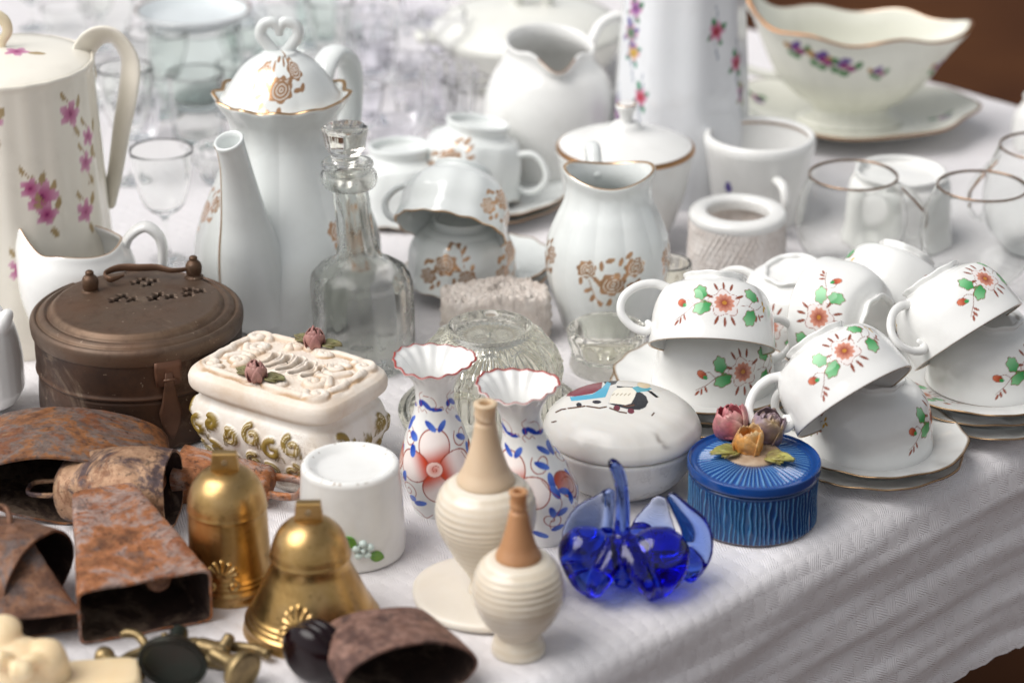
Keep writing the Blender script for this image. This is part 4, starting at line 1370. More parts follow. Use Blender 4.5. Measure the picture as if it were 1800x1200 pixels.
def teacup(label, azs=(math.pi / 2, -math.pi / 2), var=0.0):
    t = thing('teacup', label, 'teacup', (0, 0, 0), 'teacups with orange flowers')
    r, H, f = .0410, .0470, .0205
    pr = [(f - .0015, 0), (f, .0008), (f - .0012, .0040), (f + .004, .0062), (f + .0105, .0095), (.0355, .0165), (.0385, .0260), (.0398, .0370), (r, H)]
    prof = [(0, .003), (f - .0045, .003), (f - .0035, .0008)] + pr + [(r - .0007, H + .0006), (r - .0016, H - .0004), (.0382, .036), (.0368, .026), (.0335, .0175), (.026, .0115), (.012, .0080), (0, .0075)]
    def df(g):
        g.r += (g.z0 < .0042) * (g.r0 > f - .006) * .0005 * np.cos(8 * g.th)
        g.z += ((g.z0 < .003) & (g.r0 > f - .006)) * .0003 * np.cos(8 * g.th)
        g.r += .0007 * np.cos(6 * g.th) * smooth01((g.z0 - .004) / .01) * smooth01((.04 - g.z0) / .02)
    def pt(g):
        for az in azs:
            X, Y, m = dec(g, az, .0245)
            X = wrapa(g.th - az) * .037; Y = np.interp(g.s, g.s[:, 0], g.s[:, 0]) - g.s[np.argmin(np.abs(g.z0[:, 0] - .0245) + 9 * ~g.out[:, 0] + 9 * (g.s[:, 0] < .02)), 0]
            X, Y = X * math.cos(var) + Y * math.sin(var), -X * math.sin(var) + Y * math.cos(var)
            cup_decal(g, X + .012 * var, Y + .001 + .006 * var, m, 1.30 - .25 * var, -1)
        e = np.abs(g.s - g.top)
        mixc(g.c, lin('b99a78', .8), smooth01(.5 - (e - .0010) / .0005))
    lathe(prof, 380, 250, df, pt).build('body', M_PORC, t)
    # handle: rises from near the foot, out, and back to the rim, with a curled end
    sweep([(.0300, 0, .0110), (.0390, 0, .0085), (.0500, 0, .0110), (.0590, 0, .0190), (.0600, 0, .0290), (.0530, 0, .0370), (.0440, 0, .0400), (.0405, 0, .0370), (.0430, 0, .0335)],
          [.0026, .0024, .0022, .0022, .0022, .0022, .0025, .0024, .0015], 12, 70, 1.25, (0, 1, 0)).build('handle', M_PORC, t)
    return t

def saucer(label, loc, r=.0640, rot=0.0, tilt=(0, 0), group='saucers under the flowered cups', dec_=False, proto=[None], sc=1.0, mat=None, gold='b99a78', name='saucer', sq=0.0):
    t = None
    H = .0105
    if True:
        prof = [(0, .0018), (r * .50, .0018), (r * .52, .0), (r * .57, .0), (r * .60, .0028), (r * .80, .0058), (r * .97, H - .001), (r, H), (r * .995, H + .0009), (r * .97, H + .0002), (r * .80, .0078), (r * .60, .0048), (r * .54, .0040), (0, .0042)]
        def df(g):
            k = smooth01((g.r0 / r - .6) / .4)
            g.r *= 1 + k * (.012 * np.cos(8 * g.th) + .006 * np.cos(16 * g.th)) + sq * k * np.cos(4 * g.th)
            g.z += k * .0004 * np.cos(16 * g.th)
        def pt(g):
            e = np.abs(g.r0 - r)
            mixc(g.c, lin(gold, .85), smooth01(.5 - (e - .0013) / .0006))
            if dec_:
                up = (g.s > g.s.max() * .5).astype(float)
                for az in (R(165), R(60), R(-60)):
                    th = wrapa(g.th - az)
                    X = th * g.r0; Y = g.r0 - r * .76
                    cup_decal(g, X, Y, up * (np.abs(th) < 1), .9)
        o = lathe(prof, 300 if dec_ else 160, 120 if dec_ else 70, df, pt, oval=(1, 1)).build(name, mat or M_PORC)
    o.location = (loc[0], loc[1], loc[2] + T); o.rotation_euler = (tilt[0], tilt[1], rot)
    props(o, label, 'saucer', group)
    return o

def place(t, rimc, down, handle):
    """cup whose rim centre is at rimc, opening towards 'down'; handle towards 'handle'"""
    z = Vector(down).normalized()
    M = frame((0, 0, 0), z, handle)
    M.translation = Vector((rimc[0], rimc[1], rimc[2] + T)) - z * .0470
    t.matrix_world = M

cup0 = teacup('flowered teacup upside down on the three stacked saucers behind the blue box')
def cupcopy(label):
    c = copy_tree(cup0); c['label'] = label; return c
SH = .0042   # saucer stacking pitch
# stack behind the blue box
sb = G(1240, 722)
for k, (dx, dy, lab) in enumerate(((.002, 0, 'lowest of the three saucers behind the round blue box'), (-.003, .002, 'middle of the three saucers behind the round blue box'), (.0, .0, 'top saucer of the three behind the blue box, carrying the lower cup'))):
    saucer(lab, (sb.x + dx, sb.y + dy, k * .0085), rot=k * .3, r=.0620)
ra = Vector((sb.x + .0045, sb.y - .002, .0170 + .0050))
place(cup0, ra, (0, 0, -1), (.90, .42, 0))
c = cupcopy('flowered teacup upside down on another, its handle reaching out left')
place(c, G(1251, 610, .064), cv(-.06, -.98, .14), cv(-1, .05, .10))
cup0b = c
cup0 = teacup('flowered teacup upside down behind the cup lying on its side, foot ring tipped to view', var=-.16)
c = cup0
# behind: upright-inverted cup with visible foot
q = G(1402, 570, .022); place(c, q, cv(.15, -.80, -.52), cv(-.8, .1, -.5))
c = cupcopy('flowered teacup lying on its side, foot ring turned right, amid the heap')
q = G(1446, 556, .047); place(c, q, cv(-.74, .12, -.66), cv(-.1, -1, -.1))
c = cupcopy('flowered teacup tilted at the far back of the heap, under the right brandy glass')
q = G(1548, 548, .034); place(c, q, cv(-.42, -.88, .16), cv(.3, -.1, -.95))
# right stack
sr = G(1722, 722)
for k, (dx, dy, lab, d_) in enumerate(((.002, 0, 'lowest of the three saucers at the right side of the table', False), (-.002, .002, 'middle of the three saucers at the right side of the table', False), (0, 0, 'top right saucer with painted leaves, carrying the right pair of cups', True))):
    saucer(lab, (sr.x + dx, sr.y + dy, k * .0085), rot=k * .4, r=.0650, dec_=d_)
cup0 = teacup('flowered teacup pattern', var=.2)
c = cup0; c['label'] = ('flowered teacup upside down on the top right saucer, cut by the edge of the photo')
place(c, Vector((sr.x + .0035, sr.y + .001, .0222)), (0, 0, -1), (.9, .6, 0))
c = cupcopy('flowered teacup tilted over the right one, curled handle hanging on its left')
place(c, G(1702, 592, .062), cv(.52, -.84, .14), cv(-.75, -.2, .6))
# centre stack
sc_ = G(1528, 812)
for k, lab in enumerate(('lower of the two saucers at the front of the flowered cups', 'upper of the two front saucers with scalloped rim')):
    saucer(lab, (sc_.x + .002 * k, sc_.y, k * .0085), rot=.2 + k * .5, r=.0595)
ci = teacup('flowered teacup upside down on the two front saucers, mostly showing plain white wall', (R(0), R(-180)))
place(ci, Vector((sc_.x - .0015, sc_.y + .001, .0135)), (0, 0, -1), (math.cos(R(168)), math.sin(R(168)), 0))
c = cupcopy('flowered teacup tipped against the front cup, opening down to the right')
place(c, G(1502, 706, .062), cv(.49, -.82, .22), cv(-.82, -.50, .15))

# ================================================================ pressed glass jelly mould
def mould():
    B = base(862, 798, 163)
    B = on(862, 728)
    t = thing('glass_mould', 'upturned pressed glass jelly mould with oval flutes behind the ruffled vases', 'glass mould', B)
    D = depth(B) / F
    R0 = 160 * D; Hm = .064
    prof = [(R0 - .003, 0), (R0, .001), (R0 + .0005, .006), (R0 - .006, .009), (R0 * .80, .013), (R0 * .80, .020), (R0 * .78, .036), (R0 * .70, .050), (R0 * .56, .058), (R0 * .50, Hm - .003), (R0 * .46, Hm), (R0 * .40, Hm - .001), (R0 * .36, Hm - .004), (0, Hm - .005),
            (0, Hm - .010), (R0 * .34, Hm - .010), (R0 * .48, .049), (R0 * .62, .042), (R0 * .70, .030), (R0 * .72, .012), (R0 * .88, .005), (R0 * .93, 0), (R0 - .003, 0)]
    def df(g):
        sm = g.s.max()
        out = (g.s < sm * .52)
        for (zc, nn, ph, wz, dep) in ((.047, 10, 0, .012, .0055), (.024, 10, .5, .013, .0045)):
            u = ((g.th / (2 * math.pi) * nn + ph) % 1 - .5) * 2
            d = np.hypot(u * 1.02, (g.z0 - zc) / wz)
            k = out * np.clip(1 - d ** 2, 0, 1) ** .5
            ridge = out * np.exp(-((d - 1.0) / .14) ** 2) * .0010
            g.r += ridge - k * dep * .8; g.z -= k * dep * .25
            g.r += ((g.s > sm * .55) & (g.s < sm * .9)) * .0008 * np.sin(40 * g.th)
    lathe(prof, 300, 220, df).build('body', M_MOLD, t)
mould()

# lace on the stack behind it
def lace():
    B = on(872, 592)
    m = m_plain('grey_lace', 'e4dcd4', .9, 0, 'c6bab0', 120, .8, 500, .001)
    nu, nv = 150, 60
    rnd = np.random.RandomState(2)
    u, v = np.meshgrid(np.linspace(-1, 1, nu), np.linspace(-1, 1, nv))
    x = u * .0385 * (1 + .06 * v) ; y = v * .016
    edge = np.maximum(np.abs(u), np.abs(v))
    x += edge ** 6 * .0012 * np.sin(v * 40 + 1) + .0010 * np.sin(v * 23) * (np.abs(u) > .9)
    y += edge ** 6 * .0016 * np.sin(u * 55)
    z = .034 + .004 * np.sin(u * 3 + 1) + .0012 * np.sin(u * 42 + 3 * np.sin(v * 9)) * np.sin(v * 21) + .0008 * rnd.randn(nv, nu) - .006 * v ** 4 * 0 + .003 * v
    top = np.stack([x, y, z], -1)
    b = top.copy(); b[..., 2] = b[..., 2] * .2 - .004
    b[..., 2] = np.maximum(0, b[..., 2])
    # one closed folded wad: top sheet, sides and under side
    rows = []
    th = np.linspace(0, 2 * math.pi, 160, endpoint=False)
    for k, (s, zz) in enumerate([(.01, 0), (.9, 0), (1.0, .003), (.97, .008), (1.02, .012), (.96, .016), (1.01, .021), (.97, .026), (1.0, .031), (.97, .035)] + [(q, .0365) for q in np.linspace(.93, .01, 26)]):
        r_ = superr(th, .0385, .0190, 5) * s
        ww = 1 + .05 * np.sin(th * 17 + k) * (.2 if k > 10 else 1) * .6
        X = r_ * np.cos(th) * ww; Y = r_ * np.sin(th) * ww
        Z = zz + (.0022 * np.sin(X * 95 + 1) + .0011 * np.sin(X * 900) * np.sin(Y * 1100) + rnd.randn(160) * .0011) * (k > 6) + .0007 * np.sin(th * 60) * (k > 1)
        rows.append(np.stack([X, Y, np.maximum(Z, 0)], -1))
    o = MB().grid(np.array(rows)).build('folded_lace', m)
    o.location = (B.x, B.y, T); o.rotation_euler = (0, 0, .05)
    props(o, 'folded wad of grey lace with a ragged edge behind the glass jelly mould', 'lace')
lace()

# ================================================================ decanter
def decanter():
    B = base(642, 668, 84)
    t = thing('glass_decanter', 'tall clear glass decanter with ringed neck and faceted stopper', 'decanter', B)
    pr = pxp(B, [(84, 632), (86, 628), (87, 600), (88, 540), (89, 500), (87, 490), (84, 479), (68, 466), (48, 455), (37, 440), (33, 415), (31, 380), (31, 350), (31, 330), (44, 326), (50, 314), (49, 304), (38, 300), (34, 306), (36, 296), (46, 290), (44, 284)])
    H = pr[-1][1]
    ins = [(pr[-1][0] - .005, H - .001)] + [(max(r - .0030, .004), z) for r, z in pr[::-1] if z < H - .008 and z > .012]
    ins = [(q[0] if q[1] > .12 else q[0] - .001, q[1]) for q in ins]
    prof = [(0, .003)] + [(pr[0][0] - .004, .0)] + pr + ins + [(pr[0][0] * .7, .010), (0, .012)]
    zs = pr[6][1]
    def df(g):
        k = smooth01((zs + .006 - g.z0) / .006) * smooth01((g.z0 - .002) / .006) * g.out
        g.r += k * (.0006 * np.abs(np.cos(6 * g.th)) * 2 - .0008)
        g.r += k * .0004 * np.exp(-((np.abs(wrapa(6 * g.th * 2)) / 1.0)) ** 2)
        k2 = smooth01((g.z0 - zs - .01) / .01) * g.out * (g.z0 < pr[13][1]) * .5
        g.r += k2 * .0009 * np.cos(8 * g.th)
        g.ox -= .0085 * smooth01(g.z0 / H) * (g.z0 / H)
    lathe(prof, 260, 260, df).build('bottle', M_DECANT, t)
    st = pxp(B, [(15, 296), (17, 290), (24, 284), (24, 278), (28, 268), (33, 262), (35, 250), (39, 232), (40, 226)])
    def dst(g):
        k = smooth01((g.z0 - st[4][1]) / .003)
        g.r += k * .0011 * (np.abs(np.cos(4 * g.th)) - .5)
        g.ox -= .0095
    zt = zat(B, 224)
    lathe([(0, st[0][1] - .012), (.0055, st[0][1] - .012)] + st + [(st[-1][0] * .93, zt + .0005), (st[-1][0] * .80, zt + .0010), (0, zt + .0005)], 120, 90, dst).build('stopper', m_glass('stopper_glass', 'f2f0ea', .01, .15), t)
decanter()

# ================================================================ porcelain with gold sprays
GD = lin('cf9f78', .6); GD2 = lin('8f7058', .6)
def gold_spray(g, th0, z0, s=1.0, seed=0, out=True, rref=None):
    X, Y, m = dec(g, th0, z0, out)
    if rref: X = wrapa(g.th - th0) * rref
    X = X / s; Y = Y / s
    k = 1
    for cx, cy, r in ((0, 0, .0072), (-.0135, .0075, .0052), (.0120, .0085, .0056)):
        p_ell(g, X, Y, cx, cy, r, r * .85, .3, GD, None, 0, None, m, 7, .10)
        for q in (.72, .42, .15):
            p_ell(g, X, Y, cx + .0006, cy, r * q, r * q * .8, .6, None, WHITE, .00022, None, m)
    rnd = random.Random(seed)
    for cx, cy, a in ((-.0055, .0100, 1.6), (-.001, .0130, .3), (.0045, .0120, 1.2), (.0065, .0035, .8), (-.0080, .0020, 2.4), (-.0125, -.0040, .5), (-.0100, -.0085, 1.2), (-.006, -.0115, 2.0), (-.001, -.0105, 1.4), (.010, -.0010, .2), (.0135, .0000, .9), (.0090, .0150, .7), (-.0165, .0010, 1.5)):
        p_ell(g, X, Y, cx, cy, .0020 + .0006 * rnd.random(), .0012, a, GD, None, 0, None, m)
    p_line(g, X, Y, [(-.012, .004), (-.006, .003), (0, .004), (.006, .005), (.011, .006)], .00025, GD, m)
    p_line(g, X, Y, [(-.012, .002), (-.010, -.004), (-.007, -.010), (-.002, -.012)], .00022, GD, m)

def goldrim(g, w=.0014, col='e2b484'):
    e = np.abs(g.s - g.top)
    mixc(g.c, lin(col, 1.0), smooth01(.5 - (e - w) / .0006))

def coffeepot():
    B = base(511, 605, 132)
    t = thing('coffee_pot', 'tall white coffee pot with gilt sprays, scalloped gold rim and heart shaped lid knob', 'coffee pot', B)
    pr = pxp(B, [(122, 545), (128, 540), (134, 528), (150, 490), (161, 450), (158, 410), (141, 360), (118, 310), (99, 262), (91, 232), (95, 205), (108, 185), (121, 165)])
    prof = hollow(pr, .0035, .004)
    H = pr[-1][1]
    def df(g):
        k = smooth01((g.z0 / H - .90) / .1)
        g.r += k * .0016 * np.cos(12 * g.th); g.z += k * .0011 * np.cos(12 * g.th)
        g.r += g.out * (1 - k) * smooth01(g.z0 / H * 5) * .0011 * np.abs(np.cos(5 * g.th)) 
    def pt(g):
        goldrim(g, .0019)
        for az, z, s in ((R(-28), H * .42, 1.5), (R(-168), H * .50, 1.25), (R(-12), H * .70, .8)):
            gold_spray(g, az, z, s)
    lathe(prof, 420, 300, df, pt).build('body', M_PORCBLUE, t)
    # spout towards the camera and left
    D = depth(B) / F
    def P(x, y, dy): 
        yy = B[1] + dy; z = zat((0, yy, 0), y)
        return ((x - 900) * depth((0, yy, z)) / F - B[0], dy, z)
    path = [P(462, 520, -.035), P(447, 478, -.050), P(436, 430, -.060), P(428, 380, -.066), P(420, 330, -.072), P(413, 290, -.079), P(405, 258, -.086), P(402, 248, -.088)]
    rad = [.030, .0260, .0215, .0165, .0130, .0108, .0100, .0106]
    q = np.hstack([np.array(path), np.array(rad)[:, None]])
    mb = MB()
    sp, s_ = spline(q, 90)
    c = sp[:, :3]; tt = np.gradient(c, axis=0); tt /= np.linalg.norm(tt, axis=1)[:, None]
    # make the mouth ring nearly level
    side = np.array([1.0, 0, 0]); a = np.linspace(0, 2 * math.pi, 64, endpoint=False)
    rings = []; cols = []
    for i in range(90):
        tz = tt[i] * (1 - smooth01((i - 70) / 19)) + np.array([-.25, -.35, 1.0]) * smooth01((i - 70) / 19); tz /= np.linalg.norm(tz)
        x = side - tz * side.dot(tz); x /= np.linalg.norm(x); y = np.cross(tz, x)
        rings.append(c[i] + sp[i, 3] * (np.cos(a)[:, None] * x + np.sin(a)[:, None] * y * 1.0))
        cc = np.tile(WHITE, (64, 1)); 
        k = smooth01(.5 - (np.abs(wrapa(a - R(205))) * sp[i, 3] - .0016) / .0006)[:, None] * (i > 6)
        cc = cc * (1 - k) + np.array(lin('b08a5c', .9)) * k; cols.append(cc)
    tip = rings[-1].mean(0); tz = np.array([-.25, -.35, 1.0]); tz /= np.linalg.norm(tz)
    for f_, dz in ((.93, .0010), (.80, .0006), (.72, -.003), (.70, -.012), (.01, -.016)):
        rings.append(tip + (rings[89] - tip) * f_ + tz * dz); cols.append(np.tile(WHITE, (64, 1)))
    MB().grid(np.array(rings), True, np.array(cols)).build('spout', M_PORCBLUE, t)
    # handle at the back right
    sweep([P(560, 150, .025), P(572, 112, .040), P(590, 92, .052), P(612, 110, .062), P(617, 160, .066), P(612, 240, .064), P(604, 320, .058), P(596, 380, .045), P(570, 430, .030)],
          [.010, .0105, .0105, .0105, .0100, .0095, .009, .009, .010], 18, 90, .55, (1, -.8, 0)).build('handle', M_PORCBLUE, t)
    # lid
    ld = pxp(B, [(108, 172), (103, 168), (88, 145), (66, 116), (42, 99), (32, 94), (28, 89)])
    def dl(g):
        g.r *= 1 + .018 * np.abs(np.cos(4 * g.th)) * g.out
    def pl_(g):
        gold_spray(g, R(-86), (ld[0][1] + ld[4][1]) / 2 + .001, 1.25, rref=.034)
    lid = lathe([(0, ld[0][1] - .003)] + ld + [(0, ld[-1][1] + .001)], 380, 150, dl, pl_).build('lid', M_PORCBLUE, t)
    z0 = ld[-1][1]
    u = D * .98
    hp = [(-.10, 0, -2), (-26, 0, 18), (-33, 0, 38), (-22, 0, 52), (-6, 0, 47), (2, 0, 38)]
    hl = [(-10, 0, -2), (-22, 0, 12), (-32, 0, 30), (-26, 0, 46), (-10, 0, 50), (0, 0, 38), (-2, 0, 28)]
    for sg in (1, -1):
        sweep([(x * u * sg, y, z0 + z * u) for x, y, z in hl], [.0036, .0035, .0035, .0034, .0034, .0030, .0020], 14, 60, 1.2, (0, 1, 0)).build('heart_knob', M_PORCBLUE, lid)
coffeepot()

def creamer():
    B = base(148, 655, 70)
    t = thing('cream_jug', 'white cream jug with a gold edged spout, standing behind the brown tin', 'jug', B)
    pr = pxp(B, [(62, 628), (66, 620), (84, 570), (100, 520), (104, 480), (98, 450), (88, 432), (84, 424)])
    prof = hollow(pr, .0028, .004); H = pr[-1][1]
    def df(g):
        k = smooth01((g.z0 / H - .62) / .38)
        a = wrapa(g.th - R(180))
        sp = np.exp(-(a / .42) ** 2)
        g.r += k * k * sp * .0060; g.z += k * k * (sp * .0095 + .0040 * np.cos(g.th - math.pi) - .0035 * np.exp(-((np.abs(a) - .95) / .35) ** 2) + .004 * np.exp(-(wrapa(g.th) / .5) ** 2))
    lathe(prof, 200, 160, df, lambda g: goldrim(g, .0012)).build('body', M_PORC, t)
    D = depth(B) / F
    zc = lambda y: zat(B, y)
    sweep([(80 * D, .004, zc(452)), (92 * D, .004, zc(420)), (122 * D, .004, zc(402)), (146 * D, .004, zc(425)), (145 * D, .002, zc(475)), (125 * D, 0, zc(530)), (92 * D, 0, zc(560))],
          [.005, .0058, .0062, .006, .0055, .005, .005], 16, 70, .6, (0, 1, 0)).build('handle', M_PORC, t)
creamer()

def plain_cup(name, label, cat, group, r, H, f, foot_h=.004, mat=None, gold=True, sprays=(), handle=True, flare=0.0, fgreen=False, th=.0022, thick_rim=False):
    t = thing(name, label, cat, (0, 0, 0), group)
    pr = [(f, 0), (f + .0006, .001), (f - .0006, foot_h), (f + .003, foot_h + .003), (f + (r - f) * .55, H * .26), (r * .93, H * .52), (r * .95, H * .80), (r, H)]
    prof = [(0, foot_h * .8), (f - .004, foot_h * .8), (f - .003, .0006)] + hollow(pr, th, .006)[1:]
    def df(g):
        g.r += g.out * .0006 * np.cos(10 * g.th) * smooth01((g.z0 - foot_h) / .01)
        g.z += (g.z0 > H * .95) * .0005 * np.cos(14 * g.th)
    def pt(g):
        if gold: goldrim(g, .0010)
        for az, z, s in sprays: gold_spray(g, az, z * H, s)
        if fgreen:
            k = (g.r0 < f * .7) * (g.s < .03)
            X = g.r0 * np.cos(g.th); Y = g.r0 * np.sin(g.th)
            for i in range(5): p_ell(g, X, Y, -.006 + i * .003, .001 * math.sin(i * 2), .0011, .0014, .3, lin('4fa09a', 0), None, 0, None, k)
    lathe(prof, 300, 200, df, pt).build('body', mat or M_PORCBLUE, t)
    if handle:
        sweep([(r * .88, 0, H * .80), (r * 1.12, 0, H * .86), (r * 1.36, 0, H * .78), (r * 1.48, 0, H * .58), (r * 1.34, 0, H * .38), (r * 1.12, 0, H * .30), (r * .86, 0, H * .36)],
              [.0026, .0025, .0026, .0027, .0024, .0024, .003], 12, 60, 1.0, (0, 1, 0)).build('handle', mat or M_PORCBLUE, t)
    return t
def place2(t, rimc, down, handle, H):
    z = Vector(down).normalized()
    M = frame((0, 0, 0), z, handle)
    M.translation = Vector((rimc[0], rimc[1], rimc[2] + T)) - z * H
    t.matrix_world = M

# stack by the decanter
gs = 'gilt sprayed cups and saucers'
q = G(842, 492)
saucer('lower saucer with gold edge under the gilt cup pair', (q.x, q.y, 0), r=.0560, mat=M_PORCBLUE, gold='c49468', group=gs)
saucer('upper scalloped saucer under the gilt cup pair, propped on the lower one', (q.x + .003, q.y + .002, .0055), r=.0540, tilt=(0, R(-2)), mat=M_PORCBLUE, gold='c49468', group=gs)
cA = plain_cup('gilt_cup', 'white gilt cup upside down on its saucer right of the decanter', 'cup', gs, .0415, .0480, .0210, sprays=((R(90), .50, 1.3), (R(0), .5, 1.2), (R(180), .5, 1.2)))
H_ = .048
pA = G(812, 487, .014); place2(cA, pA, (0, 0, -1), (.3, 1, 0), H_)
cB = copy_tree(cA); cB['label'] = 'white gilt cup tipped over the lower one, its dark open mouth to the left'
place2(cB, G(792, 404, .062), cv(-.20, -.96, .26), cv(-.9, .0, -.5), H_)
# plates and two cups behind
q = G(858, 362)
for k, lab in enumerate(('lower rounded square saucer with gold edge behind the gilt cup pair', 'upper rounded square saucer with gold edge behind the gilt cup pair')):
    saucer(lab, (q.x + .002 * k, q.y, k * .0065), r=.0660, rot=R(12), mat=M_PORCBLUE, gold='c49468', group=gs, sq=.03)
cC = plain_cup('gilt_cup', 'white gilt cup upside down on the square saucers, green mark inside its foot', 'cup', gs, .0430, .0560, .0255, foot_h=.008, sprays=((R(100), .48, 1.35), (R(-80), .48, 1.3)), fgreen=True)
place2(cC, G(822, 330, .020), (-.16, -.10, -1), (.92, -.3, 0), .056)
cD = copy_tree(cC); cD['label'] = 'white gilt cup upside down directly behind the decanter neck, green mark in its foot'
place2(cD, G(705, 372, .002), (.0, -.06, -1), (.5, 1, 0), .056)

def milk_jug():
    B = base(1066, 600, 78)
    t = thing('milk_jug', 'white milk jug with gilt flower sprays and gold lip in front of the sugar bowl', 'jug', B)
    pr = pxp(B, [(74, 572), (77, 566), (84, 545), (100, 500), (108, 455), (104, 415), (88, 375), (75, 348), (72, 325), (77, 303)])
    prof = hollow(pr, .0028, .004); H = pr[-1][1]
    def df(g):
        k = smooth01((g.z0 / H - .75) / .25)
        g.z += k * .0035 * np.cos(2 * g.th); g.r += k * .002 * np.cos(2 * g.th)
        g.r += g.out * .0008 * np.abs(np.cos(6 * g.th)) * (1 - k)
    def pt(g):
        goldrim(g, .0013)
        for az in (R(-88), R(0), R(180)): gold_spray(g, az, H * .42, 1.35)
    lathe(prof, 380, 260, df, pt).build('body', M_PORCBLUE, t)
    D = depth(B) / F
    sweep([(-.008, .026, H * .90), (-.010, .040, H * 1.02), (-.010, .056, H * .98), (-.008, .064, H * .75), (-.004, .056, H * .5), (0, .036, H * .38)], [.005, .0055, .0055, .005, .005, .005], 14, 60, .8, (1, 0, 0)).build('handle', M_PORCBLUE, t)
milk_jug()

# ================================================================ back of the table
PKF = lin('b8588e', 0); PKD = lin('8a2f66', 0); TWG = lin('a88a66', 0); LVB = lin('b09a72', 0)
def pink_flower(g, X, Y, m, cx, cy, s, col=PKF, cen=PKD, n=5):
    for k in range(n):
        a = k * 2 * math.pi / n + cx * 90
        p_ell(g, X, Y, cx + s * .62 * math.cos(a), cy + s * .62 * math.sin(a), s * .52, s * .36, a, col, None, 0, (lin('d9a3c0', 0), 'x'), m)
    p_ell(g, X, Y, cx, cy, s * .18, s * .18, 0, cen, None, 0, None, m)

def cream_pot():
    B = base(46, 640, 168)
    t = thing('cream_coffee_pot', 'tall cream pot painted with pink flowers, cut by the left edge', 'coffee pot', B)
    pr = pxp(B, [(150, 585), (156, 575), (166, 520), (165, 440), (162, 360), (160, 270), (158, 190), (158, 118), (160, 108)])
    prof = hollow(pr, .0035, .004); H = pr[-1][1]
    def pt(g):
        D = depth((B[0], B[1], .1)) / F
        rr = .062
        def at(px, py):
            a = math.asin(max(-.98, min(.98, (px - 28) / 160.0))) - math.pi / 2
            return a, zat((0, B[1] + rr * math.sin(a), 0), py)
        for px, py, s in ((28, 215, .0090), (158, 200, .0085), (105, 345, .0110), (88, 330, .0070), (172, 285, .0070), (165, 370, .0080), (110, 375, .0075), (-60, 300, .009), (62, 470, .008), (178, 240, .006)):
            a, z = at(px, py)
            X = wrapa(g.th - a) * g.r0; Y = g.z0 - z
            m = g.out.astype(float) * (np.abs(wrapa(g.th - a)) < 1.0)
            p_line(g, X, Y, [(-.004, .014), (.0, .006), (.003, -.006), (.001, -.016)], .0003, TWG, m)
            p_ell(g, X, Y, .009, .006, .0045, .0024, 1.2, LVB, None, 0, None, m)
            p_ell(g, X, Y, -.005, .013, .0035, .0016, 1.9, LVB, None, 0, None, m)
            p_ell(g, X, Y, .005, -.014, .0040, .0020, -1.2, LVB, None, 0, None, m)
            pink_flower(g, X, Y, m, 0, 0, s)
    def df(g): g.r += g.out * .0003 * np.cos(22 * g.th)
    lathe(prof, 320, 260, df, pt, lin('f3efe6', 0)).build('body', M_CREAM, t)
    ld = pxp(B, [(153, 110), (154, 106), (125, 95), (70, 87), (20, 84)])
    def pl_(g):
        X = g.r0 * np.cos(g.th) - .012; Y = g.r0 * np.sin(g.th) + .008
        up = (g.s > g.s.max() * .5).astype(float)
        pink_flower(g, X, Y, up, 0, 0, .008)
        p_ell(g, X, Y, .014, -.001, .006, .003, .1, LVB, None, 0, None, up)
    lid = lathe([(0, ld[0][1] - .001)] + ld + [(0, ld[-1][1] + .0005)], 160, 90, None, pl_, lin('f5f2ea', 0)).build('lid', M_CREAM, t)
    D = depth((B[0], B[1], H)) / F
    z0 = ld[-1][1]
    sweep([(-8 * D - .004, 0, z0 - .002), (-14 * D - .004, 0, z0 + 14 * D), (-22 * D, 0, z0 + 38 * D), (-10 * D, 0, z0 + 58 * D), (8 * D, 0, z0 + 50 * D), (13 * D, 0, z0 + 30 * D), (2 * D, 0, z0 + 10 * D), (0, 0, z0 - .002)],
          [.003, .0034, .0040, .0046, .0042, .0036, .003, .003], 14, 70, .45, (1, 0, 0), None, lin('e9dcc0', 0)).build('loop_knob', M_CREAM, lid)
    zc = lambda y: zat((0, B[1] + .02, 0), y)
    sweep([(140 * D, .012, zc(125)), (134 * D, .02, zc(92)), (158 * D, .022, zc(66)), (190 * D, .022, zc(66)), (214 * D, .022, zc(105)), (208 * D, .022, zc(160)), (192 * D, .021, zc(225)), (176 * D, .018, zc(300)), (163 * D, .014, zc(350))],
          [.011, .0115, .0120, .0120, .0120, .0115, .0105, .009, .008], 24, 90, .26, (.35, 1, .2), None, lin('f3efe6', 0)).build('handle', M_CREAM, t)
cream_pot()

def sugar_bowl():
    B = base(1096, 455, 66)
    t = thing('sugar_bowl', 'white lidded sugar bowl with gold lines and a spool knob behind the milk jug', 'sugar bowl', B)
    pr = pxp(B, [(62, 430), (66, 424), (86, 390), (104, 345), (114, 300), (120, 270), (123, 262)])
    lathe(hollow(pr, .003, .004), 180, 120, None, lambda g: goldrim(g, .0015)).build('body', M_PORC, t)
    ld = pxp(B, [(122, 261), (121, 256), (100, 246), (70, 236), (34, 226), (22, 215)])
    H = ld[0][1]; D = depth((B[0], B[1], H)) / F
    def pl_(g): mixc(g.c, lin('c49468', 1.0), smooth01(.5 - (np.abs(g.r0 - ld[0][0] + .0006) - .0013) / .0006))
    lid = lathe([(0, H - .002)] + ld + [(0, ld[-1][1])], 180, 90, None, pl_).build('lid', M_PORC, t)
    kn = pxp(B, [(17, 222), (12, 212), (13, 200), (18, 190), (19, 185), (16, 182)])
    lathe([(0, kn[0][1] - .004)] + kn + [(0, kn[-1][1] + .0006)], 48, 40, None, lambda g: mixc(g.c, lin('c49468', 1.0), smooth01(.5 - (np.abs(g.s - g.s.max() * .80) - .0008) / .0005))).build('knob', M_PORC, lid)
sugar_bowl()

